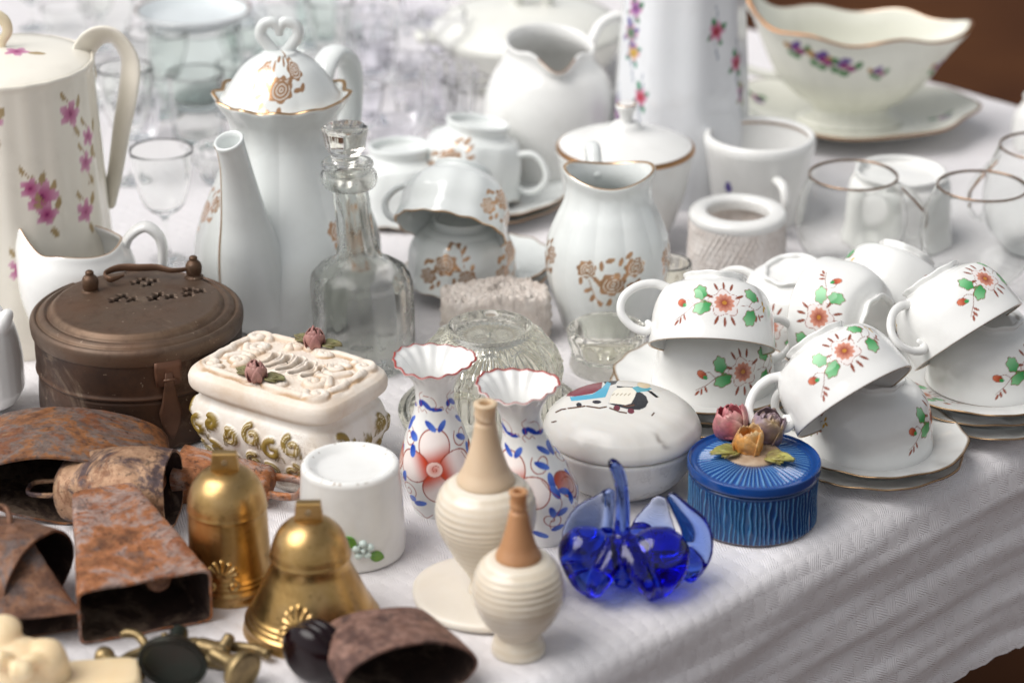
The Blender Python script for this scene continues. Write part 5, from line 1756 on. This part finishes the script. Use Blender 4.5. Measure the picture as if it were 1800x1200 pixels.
def big_jug():
    B = base(965, 345, 88)
    t = thing('milk_jug', 'big plain white jug behind the sugar bowl, gold edged lip facing forward', 'jug', B)
    pr = pxp(B, [(84, 318), (88, 312), (104, 270), (116, 220), (114, 170), (100, 130), (84, 108), (76, 90), (80, 76)])
    H = pr[-1][1]
    def df(g):
        k = smooth01((g.z0 / H - .80) / .2)
        sp = np.exp(-(wrapa(g.th - R(-82)) / .30) ** 2)
        g.r += k * k * sp * .010; g.z += k * k * (-sp * .006 + .004 * np.exp(-((np.abs(wrapa(g.th - R(-82))) - .6) / .3) ** 2))
        g.z += k * .006 * np.cos(g.th - R(120))
    def pt(g):
        e = np.abs(g.s - g.top)
        mixc(g.c, lin('c49468', 1.0), smooth01(.5 - (e - .0022) / .0008) * (np.abs(wrapa(g.th - R(-82))) < .42))
    lathe(hollow(pr, .003, .004), 200, 150, df, pt).build('body', M_PORC, t)
    D = depth(B) / F
    zc = lambda y: zat(B, y)
    sweep([(70 * D, .02, zc(90)), (90 * D, .03, zc(60)), (125 * D, .035, zc(50)), (140 * D, .035, zc(90)), (132 * D, .03, zc(160)), (108 * D, .02, zc(210))], [.006, .006, .0065, .006, .006, .006], 14, 60, .7, (0, 1, 0)).build('handle', M_PORC, t)
big_jug()

def tureen():
    B = base(930, 178, 120)
    t = thing('soup_tureen', 'greenish cream lidded tureen at the very back behind the big jug', 'tureen', B)
    pr = pxp(B, [(110, 140), (116, 130), (150, 95), (168, 62), (172, 50)])
    lathe(hollow(pr, .004, .005), 160, 90).build('body', M_GREENISH, t)
    ld = pxp(B, [(172, 50), (168, 44), (130, 20), (70, 6), (20, 2)])
    lid = lathe([(0, ld[0][1] - .001)] + ld + [(0, ld[-1][1] + .0005)], 140, 60).build('lid', M_GREENISH, t)
    D = depth(B) / F; z0 = ld[-1][1]
    sweep([(-22 * D, -.01, z0 - .004), (-20 * D, -.01, z0 + .010), (5 * D, -.01, z0 + .016), (28 * D, -.01, z0 + .010), (30 * D, -.01, z0 - .004)], [.006] * 5, 12, 40).build('handle', M_GREENISH, lid)
    for s in (-1, 1):
        sweep([(s * 160 * D, -.015, pr[-1][1] - .008), (s * 185 * D, -.02, pr[-1][1] - .004), (s * 190 * D, .0, pr[-1][1] - .006), (s * 165 * D, .012, pr[-1][1] - .010)], [.005] * 4, 12, 40).build('side_handle', M_GREENISH, t)
tureen()

def tall_pitcher():
    B = base(1192, 372, 118)
    t = thing('tall_pitcher', 'tall white pitcher with small bright flowers, rising out of the top of the view', 'pitcher', B)
    pr = pxp(B, [(110, 340), (116, 330), (121, 280), (119, 200), (113, 100), (107, 0), (100, -80), (84, -150), (80, -190), (88, -215)])
    H = pr[-1][1]
    def pt(g):
        rr = pr[3][0]
        for px, py, c1, c2 in ((1094, 95, 'd8b32a', '2f8f78'), (1088, 60, '4f7f58', '5a4a9a'), (1112, 172, 'b8283a', '2f8a6a'), (1078, 190, '4a5a9a', '5a3a7a'), (1287, 112, 'b8284a', '3f8a5a'), (1092, 18, '8a4aa0', '3f7f58'), (1080, 210, '6a4a8a', '3a5a8a'), (1296, 165, '3f3f7a', '7a8a3a'), (1250, 60, 'b8284a', '3f8a5a')):
            a = math.asin(max(-.97, min(.97, (px - 1192) / 121.0))) - math.pi / 2
            z = zat((0, B[1] + rr * math.sin(a), 0), py)
            X = wrapa(g.th - a) * g.r0; Y = g.z0 - z
            m = g.out.astype(float) * (np.abs(wrapa(g.th - a)) < 1.0)
            p_line(g, X, Y, [(0, .02), (.002, .008), (-.001, -.01), (.002, -.024)], .0005, lin('7a8aa0', 0), m)
            for k in range(4):
                aa = k * 1.6 + .4
                p_ell(g, X, Y, .006 * math.cos(aa), .009 * math.sin(aa), .0040, .0022, aa, lin(c2, 0), None, 0, None, m)
            pink_flower(g, X, Y, m, 0, 0, .0070, lin(c1, 0), lin('6a4a2a', 0), 5)
    def df(g): g.r += g.out * .0010 * np.cos(9 * g.th)
    lathe(hollow(pr, .0035, .005), 240, 260, df, pt, lin('eceef2', 0)).build('body', M_PORC, t)
    D = depth((B[0], B[1], H)) / F
    sweep([(-.045, .03, H * .93), (-.040, .080, H * .96), (-.040, .090, H * .75), (-.035, .070, H * .5), (-.03, .045, H * .35)], [.007] * 5, 14, 60, .7, (1, 0, 0)).build('handle', M_PORC, t)
tall_pitcher()

def sauceboat():
    B = G(1492, 226)
    t = thing('sauce_boat', 'cream porcelain sauce boat with violet sprigs, standing on its own gold rimmed stand', 'sauce boat', B, rz=R(-9))
    D = depth(B) / F
    def pt_s(g):
        e = np.abs(g.s - g.top)
        mixc(g.c, lin('b58a68', .9), smooth01(.5 - (np.abs(g.r0 - .112) - .0024) / .0008))
        up = (g.s > g.s.max() * .5).astype(float)
        for x, y in ((.080, .0), (-.085, .020), (-.075, -.03), (.03, .055)):
            X = g.x - x; Y = g.y - y
            for cx, cy, c in ((0, 0, '9a3f78'), (.006, .004, '5f8a5a'), (-.007, .002, '5f8a5a'), (.004, -.004, '7a4a8a')):
                p_ell(g, X, Y, cx, cy, .0050, .0032, cx * 90, lin(c, 0), None, 0, None, up)
    R0 = .112
    def ds(g):
        k = smooth01((g.r0 / R0 - .6) / .4)
        g.r *= 1 + k * .025 * np.cos(8 * g.th)
        g.z += k * (.004 * np.cos(2 * g.th))
    prof = [(0, .003), (.045, .003), (.046, 0), (.050, 0), (.053, .004), (.080, .010), (.104, .019), (R0, .0225), (R0 - .001, .0240), (.103, .022), (.078, .0130), (.055, .0075), (0, .0070)]
    lathe(prof, 260, 110, ds, pt_s, lin('f0f0ea', 0), oval=(1.0, .74)).build('stand', M_GREENISH, t)
    pr = [(.044, .006), (.045, .010), (.034, .016), (.033, .022), (.048, .032), (.066, .050), (.074, .068), (.079, .088), (.083, .098)]
    H = .098
    def df(g):
        k = smooth01((g.z0 / H - .45) / .55)
        a = g.th
        g.r *= 1 + k * (.05 * np.cos(2 * a))
        sp = np.exp(-(wrapa(a) / .55) ** 4); bk = np.exp(-(wrapa(a - math.pi) / .5) ** 2)
        g.r += k * k * (sp * .014 + bk * .012)
        g.z += k * k * (sp * .004 + bk * .028 + .003 * np.cos(6 * a) - .004)
        g.r += g.out * .0010 * np.abs(np.cos(10 * a)) * (1 - k * .6)
    def pt(g):
        goldrim(g, .0018, 'c08a5e')
        for px, py, s in ((-95, .075, 1.0), (-128, .084, .8), (-72, .068, .6), (-20, .066, .7), (-110, .078, .9)):
            a = R(px)
            X, Y, m = dec(g, a, py)
            for cx, cy, c in ((0, 0, '8f2f6f'), (.007, -.002, '9a3f80'), (-.006, .003, '6a3f8a'), (.002, .007, '6a4f9a'), (-.012, .004, 'b8905a'), (.0, -.008, '5f8a60'), (-.008, -.005, '5f8a60'), (.013, .002, '5f8a60')):
                p_ell(g, X, Y, cx * s, cy * s, .0050 * s, .0036 * s, cx * 70, lin(c, 0), None, 0, None, m)
    lathe(hollow(pr, .0034, .010), 320, 200, df, pt, lin('f0f0ea', 0), oval=(1.0, .68)).build('bowl', M_GREENISH, t)
    sweep([(-.085, 0, .100), (-.105, 0, .118), (-.125, 0, .100), (-.118, 0, .070), (-.090, 0, .050), (-.060, 0, .045)], [.005] * 6, 12, 60, .7, (0, 1, 0)).build('handle', M_GREENISH, t)
sauceboat()

def handled_mug():
    B = base(1330, 405, 74)
    t = thing('white_mug', 'heavy white mug with gold inner line and one violet sprig behind the lattice tumbler', 'mug', B)
    pr = pxp(B, [(72, 392), (75, 385), (82, 340), (90, 290), (97, 258), (99, 248), (97, 238)])
    def pt(g):
        e = g.s - g.top
        mixc(g.c, lin('b99070', .8), smooth01(.5 - (np.abs(e - .0058) - .0007) / .0006))
        X, Y, m = dec(g, R(-90 - 42), pr[2][1] + .012)
        p_ell(g, X, Y, 0, .004, .003, .005, 0, lin('5a4a9a', 0), None, 0, None, m)
        p_ell(g, X, Y, .002, -.006, .002, .005, .3, lin('6a9a5a', 0), None, 0, None, m)
        p_ell(g, X, Y, -.003, -.010, .003, .003, 0, lin('d8b84a', 0), None, 0, None, m)
    lathe(hollow(pr, .0052, .005), 180, 120, None, pt).build('body', M_PORC, t)
    D = depth(B) / F; zc = lambda y: zat(B, y)
    r = .044
    sweep([(.010, -r + .002, zc(285)), (.014, -r - .010, zc(288)), (.016, -r - .016, zc(310)), (.014, -r - .010, zc(345)), (.012, -r + .004, zc(352))], [.0045, .0042, .0040, .0040, .0045], 12, 50, .8, (1, 0, 0)).build('handle', M_PORC, t)
handled_mug()

def lattice_tumbler():
    B = base(1293, 505, 80)
    t = thing('lattice_tumbler', 'white tumbler with smooth ring rim over a rough lace textured wall', 'tumbler', B)
    pr = pxp(B, [(78, 474), (82, 468), (84, 440), (83, 400), (82, 384)])
    H = pr[-1][1]; r = 86 * depth((B[0], B[1], H)) / F
    m = m_plain('lace_bisque', 'ece7e2', .5, 0, 'd2c8c0', 90, .6, 200, .001)
    def df(g):
        k = g.out * (g.z0 > .004)
        a = np.sin(g.th * 24 + g.z0 * 300) * np.sin(g.th * 24 - g.z0 * 300)
        g.r += k * (.0011 * np.abs(a) + .0007 * np.sin(g.th * 57) * np.sin(g.z0 * 900))
    lathe([(0, 0)] + pr + [(.030, H), (.028, H * .5), (.026, .006), (0, .006)], 300, 150, df).build('body', m, t)
    ro, ri = r, 55 * depth((B[0], B[1], H)) / F
    lathe([(ri, H - .002), (ro - .003, H - .002), (ro, H + .001), (ro, H + .005), (ro - .003, H + .0075), (ri + .003, H + .0080), (ri, H + .006), (ri - .0005, H + .001), (ri, H - .002)], 140, 60).build('rim', M_PORC, t)
lattice_tumbler()

def brandy(label, cx, yb, hwb, pts, hside, grp='thin gold rimmed glass cups', lift=0.0):
    B = base(cx, yb, hwb)
    t = thing('glass_cup', label, 'glass cup', B, grp)
    pr = pxp(B, pts)
    def pt(g): 
        pass
    prof = hollow(pr, .0008, .002)
    lathe(prof, 120, 110).build('bowl', M_GLASS, t)
    H, r = pr[-1][1], pr[-1][0]
    ring = [(r * math.cos(a), r * math.sin(a), H + .0002) for a in np.linspace(0, 2 * math.pi, 40, endpoint=False)]
    sweep(ring, [.0009] * 40, 8, 160, 1, (0, 0, 1), None, lin('a08672', .9), closed=True, caps=False).build('gilt_rim', M_PORC, t)
    if hside:
        rb = max(p[0] for p in pr)
        s = hside
        sweep([(s * (r + .001), -.004, H * .93), (s * (r + .010), -.006, H * .86), (s * (rb + .012), -.008, H * .66), (s * (rb + .011), -.008, H * .46), (s * (rb + .002), -.006, H * .36), (s * (rb - .0004), -.004, H * .42)], [.0015, .0017, .0019, .0018, .0016, .0016], 10, 60, 1, (0, 1, 0)).build('handle', M_GLASS, t)
        sweep([(s * (r + .003), -.0075, H * .90), (s * (rb + .0125), -.0105, H * .64), (s * (rb + .0125), -.0105, H * .50)], [.0007, .0009, .0007], 8, 30, 1, (0, 1, 0), None, lin('8a6444', .9)).build('gilt_line', M_PORC, t)
GP = [(40, 0), (45, -6)]
brandy('gold rimmed glass cup left of its pair, gilded handle on its right side', 1490, 492, 52, [(46, 470), (56, 464), (86, 430), (97, 392), (94, 355), (82, 322), (77, 308)], 1)
brandy('gold rimmed glass cup in front of the edge of the table, right of its twin', 1712, 525, 54, [(46, 502), (58, 494), (90, 455), (102, 415), (98, 375), (85, 342), (78, 327)], 1)
brandy('partly cropped gold rimmed glass cup farther back by the right edge', 1818, 470, 54, [(46, 442), (58, 434), (88, 395), (99, 350), (94, 305), (82, 270), (77, 258)], -1)

# upturned white cup behind the glasses
q = G(1575, 418)
cE = plain_cup('white_cup', 'plain white cup upside down behind the gold rimmed glasses', 'cup', None, .0440, .0560, .0350, foot_h=.006, mat=M_PORC, gold=False, handle=True, th=.003)
place2(cE, Vector((q.x, q.y, .0008)), (0, 0, -1), (.2, 1, 0), .056)

def simple_glass(name, label, cat, cx, yb, hwb, pts, mat=M_GLASS, th=.0016, grp=None, n=96, flute=0, fl=.0006, floor=.004, stem=None):
    B = base(cx, yb, hwb)
    pr = pxp(B, pts)
    def df(g):
        if flute: g.r += g.out * fl * np.cos(flute * g.th) * smooth01(g.z0 / .01) * smooth01((pr[-1][1] - g.z0) / .008)
    o = lathe(hollow(pr, th, floor), n, 100, df).build(name, mat)
    o.location = (B[0], B[1], T)
    props(o, label, cat, grp); return o
simple_glass('shot_glass', 'narrow fluted shot glass between the milk jug and flowered cups', 'shot glass', 1172, 566, 36, [(34, 550), (36, 545), (38, 520), (40, 490), (42, 462)], M_MOLD, .0022, None, 96, 16, .0005, .010)
simple_glass('glass_salt', 'low thick pressed glass salt dish left of the flowered saucers', 'salt dish', 1066, 672, 66, [(62, 645), (66, 640), (60, 620), (66, 600), (70, 585), (71, 580)], M_MOLD, .0060, None, 120, 12, .0010, .010)

# white figure cut by the left edge
def white_figure():
    B = on(8, 716)
    mb = MB()
    D = depth(B) / F
    sweep([(-.006, 0, -.004), (-.006, 0, .020), (-.004, 0, .042), (-.002, 0, .050)], [.026, .026, .019, .010], 24, 40, .8, (0, 1, 0), mb)
    sweep([(-.002, -.006, .034), (.006, -.008, .046), (.010, -.008, .053)], [.008, .0075, .005], 16, 30, .8, (0, 1, 0), mb)
    sweep([(-.030, -.010, .012), (-.012, -.014, .026), (-.004, -.014, .036)], [.012, .011, .007], 16, 30, 1, (0, 1, 0), mb)
    o = voxel('white_figurine', mb, M_PORC, None, .0010, 6)
    zs = min(v.co.z for v in o.data.vertices)
    for v in o.data.vertices: v.co.z -= zs
    o.location = (B.x, B.y, T)
    props(o, 'smooth white porcelain figurine cut by the left edge beside the brown tin', 'figurine')
white_figure()

# ---------------------------------------------------------------- glassware far back
GG = 'glasses crowding the far left of the table'
def goblet(label, cx, yb, hf, ytop, hr, kind='goblet', mat=M_GLASS):
    yc = yb - hf * .36
    h = yc - ytop
    if kind == 'goblet':
        pts = [(hf, yc), (hf * .96, yc - 3), (hf * .35, yc - 8), (5, yc - h * .12), (4.5, yc - h * .34), (10, yc - h * .40), (hr * .60, yc - h * .50), (hr * .86, yc - h * .72), (hr, ytop)]
        B = base(cx, yb, hf); pr = pxp(B, pts)
        outer = [(0, pr[0][1])] + pr
        rin = [(pr[-1][0] - .0010, pr[-1][1]), (pr[-2][0] - .0013, pr[-2][1]), (pr[-3][0] - .0015, pr[-3][1] + .001), (.003, pr[-4][1] + .0045), (0, pr[-4][1] + .004)]
        o = lathe(outer + [(pr[-1][0] - .0005, pr[-1][1] + .0005)] + rin, 64, 90).build('goblet', mat)
        o.location = (B[0], B[1], T)
        return props(o, label, 'goblet', GG)
    if kind == 'tumbler':
        return simple_glass('tumbler', label, 'tumbler', cx, yb, hf, [(hf * .95, yc), (hf, yc - 4), ((hf + hr) / 2, (yc + ytop) / 2), (hr, ytop)], mat, .0014, GG, 64, 0, 0, .006)
    if kind == 'cut':
        return simple_glass('cut_glass', label, 'cut glass', cx, yb, hf, [(hf * .95, yc), (hf, yc - 4), (hr * .9, yc - h * .4), (hr * .98, yc - h * .7), (hr, ytop)], mat, .0028, GG, 160, 12, .0018, .008)
    if kind == 'bowl':
        return simple_glass('glass_bowl', label, 'glass bowl', cx, yb, hf, [(hf * .95, yc), (hf, yc - 4), (hr * .8, yc - h * .35), (hr * .97, yc - h * .7), (hr, ytop)], mat, .0028, GG, 160, 18, .0012, .005)
CLEAR2 = m_glass('grey_green_glass', 'f3f9f7', .04, .2, ior=1.22)
LILAC = m_glass('lilac_tinted_crystal', 'fdfdff', .04, .3, 70, ior=1.20)
goblet('clear goblet standing between the cream pot and the coffee pot spout', 295, 470, 34, 262, 56)
goblet('slim clear goblet close behind the cream pot handle', 232, 330, 30, 118, 50)
goblet('clear tumbler just behind the goblet left of the coffee pot lid', 350, 262, 44, 128, 50, 'tumbler')
goblet('wide clear goblet left of the coffee pot, in the third row', 285, 215, 34, 55, 56)
goblet('small clear tumbler behind the cream pot lid', 120, 120, 36, 10, 42, 'tumbler')
goblet('clear goblet at the top left beside the grey green jar', 205, 150, 30, -30, 46)
def jar():
    B = base(348, 205, 78)
    t = thing('glass_jar', 'wide grey green glass jar with a pale dish on top, far back left', 'jar', B)
    pr = pxp(B, [(74, 178), (78, 172), (84, 120), (84, 70), (80, 48)])
    lathe(hollow(pr, .0030, .006), 96, 70).build('jar', CLEAR2, t)
    H = pr[-1][1]; r = pr[-1][0]
    def pt(g): goldrim(g, .0020, 'b98a70')
    lathe([(0, H + .001), (r * .5, H + .001), (r * .9, H + .004), (r * 1.28, H + .016), (r * 1.26, H + .018), (r * .85, H + .008), (0, H + .005)], 96, 50, None, pt, lin('e9ecee', 0)).build('dish', M_PORCBLUE, t)
jar()
goblet('grey green glass bowl right of the jar behind the coffee pot lid', 470, 120, 60, 30, 80, 'bowl', CLEAR2)
goblet('cut crystal glass directly behind the coffee pot handle', 655, 150, 34, 20, 46, 'cut', LILAC)
goblet('lilac tinted crystal bowl behind the stopper of the decanter', 690, 262, 44, 178, 74, 'bowl', LILAC)
goblet('cut crystal tumbler between the crystal bowl and the big white jug', 790, 235, 40, 120, 50, 'cut', LILAC)
goblet('clear goblet just left of the big white jug', 822, 300, 30, 140, 44)
goblet('cut crystal bowl in the row behind the crystal tumbler', 735, 140, 50, 70, 78, 'bowl', LILAC)
goblet('tall clear goblet behind the coffee pot handle arch', 585, 175, 30, 0, 44)
goblet('clear tumbler at the back between the grey green bowl and the cut crystal', 560, 90, 34, -20, 40, 'tumbler', CLEAR2)
goblet('cut crystal glass at the very back, right of the grey green bowl', 640, 50, 40, -40, 50, 'cut', LILAC)
goblet('cut crystal tumbler farthest back, left of the cream tureen', 745, 60, 40, -30, 48, 'cut', LILAC)
goblet('low clear bowl between the goblet and the coffee pot in the left rows', 400, 330, 44, 262, 62, 'bowl', M_GLASS)
goblet('clear tumbler behind the coffee pot rim on the left', 425, 215, 36, 110, 42, 'tumbler')
goblet('small clear goblet behind the cream pot, top left corner', 60, 60, 26, -70, 40)
goblet('clear goblet between the two left tumblers at the top', 265, 60, 28, -70, 44)
goblet('crystal goblet between the coffee pot handle and gilt cups', 640, 290, 28, 150, 40, 'goblet', LILAC)
goblet('clear goblet in the gap between jar and coffee pot rim', 425, 160, 28, 40, 40)
goblet('cut crystal tumbler beside the jar on its left', 240, 250, 34, 165, 42, 'cut', LILAC)
goblet('clear bowl glass behind the goblets at the top left', 160, 190, 34, 120, 56, 'bowl')
goblet('tall crystal goblet right of the coffee pot handle top', 660, 225, 28, 60, 42, 'goblet', LILAC)
goblet('crystal goblet between the crystal bowl and the tureen', 780, 175, 28, 20, 42, 'goblet', LILAC)
goblet('cut crystal bowl below the tureen, left of the big jug', 745, 205, 40, 140, 60, 'bowl', LILAC)
goblet('clear goblet far behind the heart shaped lid knob', 520, 60, 26, -60, 40)
goblet('clear tumbler behind the jar at the top of the photo', 330, 40, 34, -40, 40, 'tumbler')
goblet('clear goblet behind the cream pot handle, upper row', 175, 95, 26, -50, 40)
goblet('cut crystal tumbler far back behind the grey green bowl', 430, 50, 34, -30, 40, 'cut', LILAC)
# a pale bottle or cup at the far right edge
q = G(1815, 262)
def edge_cup():
    B = q
    t = thing('white_pot', 'plain white pot just entering the photo at the right edge', 'pot', B)
    lathe(hollow([(.016, 0), (.0175, .001), (.0195, .015), (.018, .032), (.012, .042), (.010, .048)], .002), 60, 60).build('body', M_PORC, t)
    lathe([(0, .047), (.0115, .047), (.0118, .049), (.006, .053), (.003, .055), (.004, .058), (0, .060)], 40, 40).build('lid', M_PORC, t)
edge_cup()

# ================================================================ bottom edge: small brass, cream carving
def figure_brass(label, px, py, pts, name='brass_figurine', mat=M_OLDBRASS, vs=.0006, extra=None):
    B = on(px, py)
    mb = MB()
    D = depth(B) / F
    for path, rad in pts:
        P = [((x - px) * D, -(y - py) * D / SP * 0 + dz_, 0) for x, y, dz_ in path]
        # points are photo pixels; the figure lies on the cloth, height given
        P = []
        for x, y, z in path:
            w_ = G(x, y, z); P.append((w_.x - B.x, w_.y - B.y, z))
        sweep(P, rad, 14, max(12, len(path) * 8), 1, (0, 0, 1), mb)
    o = voxel(name, mb, mat, None, vs, 2)
    zs = min(v.co.z for v in o.data.vertices)
    for v in o.data.vertices: v.co.z -= zs
    o.location = (B.x, B.y, T)
    props(o, label, 'figurine')
    return o
figure_brass('small tarnished brass figurine lying down with one arm bent up', 205, 1165,
    [([(180, 1148, .008), (188, 1148, .009)], [.0062, .0058]), ([(192, 1155, .009), (212, 1165, .009), (232, 1172, .009)], [.0042, .0045, .0050]),
     ([(210, 1158, .010), (228, 1146, .010), (247, 1138, .011), (256, 1132, .012), (250, 1118, .014), (238, 1108, .016), (222, 1106, .016), (214, 1108, .016)], [.0028, .0028, .0027, .0029, .0026, .0025, .0028, .0020]),
     ([(230, 1172, .008), (248, 1182, .006)], [.0045, .0040])])
figure_brass('tarnished brass cherub figurine lying on its back before the square cowbell', 330, 1130,
    [([(288, 1102, .018), (291, 1120, .014)], [.0024, .0034]), ([(302, 1118, .013), (318, 1120, .013)], [.0062, .0058]), ([(326, 1121, .012), (344, 1122, .012)], [.0045, .0052]),
     ([(350, 1124, .011), (372, 1130, .011), (395, 1134, .012)], [.0058, .0060, .0045]), ([(372, 1124, .012), (392, 1122, .014), (403, 1106, .018)], [.0038, .0036, .0034]),
     ([(395, 1122, .010), (425, 1124, .010), (452, 1128, .010), (470, 1136, .010)], [.0032, .0030, .0030, .0034]), ([(318, 1110, .018), (320, 1108, .019)], [.0020, .0016]),
     ([(352, 1146, .008), (390, 1152, .008), (430, 1152, .008)], [.0030, .0034, .0034])])

def dark_disc(label, px, py, rx, axis, mat, name, cat, th=.006, cone=.3, r2=None):
    B = on(px, py)
    D = depth(B) / F; r = rx * D
    t = thing(name, label, cat, None, None, mat=frame((B.x, B.y, r * .86), axis, (1, 0, 0)))
    lathe([(0, 0), (r * .80, 0), (r * .86, .0010), (r * .97, -.0006), (r, .001), (r * .99, th * .5), (r * .9, th), (r * .5, th * 1.5), (r * cone, th * 3), (r * cone * .8, th * 5), (0, th * 5.2)], 90, 80).build('body', mat, t)
    return t
M_VERD = m_plain('dark_verdigris', '1f2a22', .4, .6, '2c221a', 30, .3, 120, .0008)
dark_disc('dark green bronze base of a figurine lying with its underside to the camera', 306, 1212, 62, (.05, .95, .25), M_VERD, 'bronze_base', 'figurine base', .005)
dark_disc('small tarnished brass candlestick foot lying on its side beside the bronze base', 432, 1210, 40, (-.75, .60, .10), M_OLDBRASS, 'brass_candlestick', 'candlestick', .005, .35)
def stopper_knob():
    m = NT('dark_purple_lacquer'); m.set(Base_Color=lin('16060a'), Roughness=.16, Normal=m.bump(m.noise(40), .2, .001)); m.b.inputs['Specular IOR Level'].default_value = .3
    B = on(545, 1205)
    r = .0185
    t = thing('dark_knob', 'glossy black red turned knob between the flared brass bell and the front cowbell', 'knob', None, None, mat=frame((B.x, B.y, r * .98), (.55, .75, .15), (1, 0, 0)))
    lathe([(0, -.008), (r * .55, -.007), (r * .85, -.0035), (r, 0), (r * .99, .003), (r * .92, .0042), (r * .96, .006), (r * .96, .008), (r * .88, .0092), (r * .92, .011), (r * .88, .014), (r * .6, .017), (0, .018)], 90, 90).build('body', m.m, t)
stopper_knob()
def carving():
    m = m_alab('cream_resin', 'f0dcb8', 'e4c596', 0, rough=.4, sss=.4)
    B = on(50, 1215)
    mb = MB()
    for path, rad in (([(-10, 1200, .010), (30, 1190, .014), (80, 1195, .012), (110, 1200, .010)], [.016, .018, .015, .008]),
                      ([(0, 1150, .022), (10, 1145, .024), (24, 1150, .022)], [.014, .016, .010]), ([(35, 1160, .020), (48, 1158, .020)], [.0085, .007]),
                      ([(60, 1165, .022), (85, 1175, .020), (105, 1185, .016)], [.010, .012, .008]), ([(48, 1178, .026), (62, 1172, .027), (78, 1176, .025)], [.004, .0035, .003]),
                      ([(30, 1190, .026), (50, 1192, .026)], [.006, .005]), ([(-12, 1175, .022), (4, 1172, .030), (18, 1176, .024)], [.006, .005, .004])):
        sweep([((lambda w_: (w_.x - B.x, w_.y - B.y, z))(G(x, y, z))) for x, y, z in path], rad, 18, 40, 1, (0, 0, 1), mb)
    o = voxel('cream_carving', mb, m, None, .0009, 3)
    zs = min(v.co.z for v in o.data.vertices)
    for v in o.data.vertices: v.co.z -= zs
    o.location = (B.x, B.y, T)
    props(o, 'blurred cream resin carving with carved folds in the bottom left corner', 'carving')
    B = on(150, 1222)
    th = np.linspace(0, 2 * math.pi, 64, endpoint=False)
    rr = superr(th, .030, .014, 6)
    rows = []
    for s, z in ((.01, 0), (.96, 0), (1, .0015), (1, .0125), (.97, .0140), (.9, .0144), (.01, .0146)):
        rows.append(np.stack([rr * s * np.cos(th), rr * s * np.sin(th), np.full(64, z)], -1))
    o = MB().grid(np.array(rows)).build('cream_block', m)
    o.location = (B.x, B.y, T); o.rotation_euler = (0, 0, .15)
    props(o, 'plain cream rectangular block at the bottom edge below the bent arm figurine', 'block')
carving()
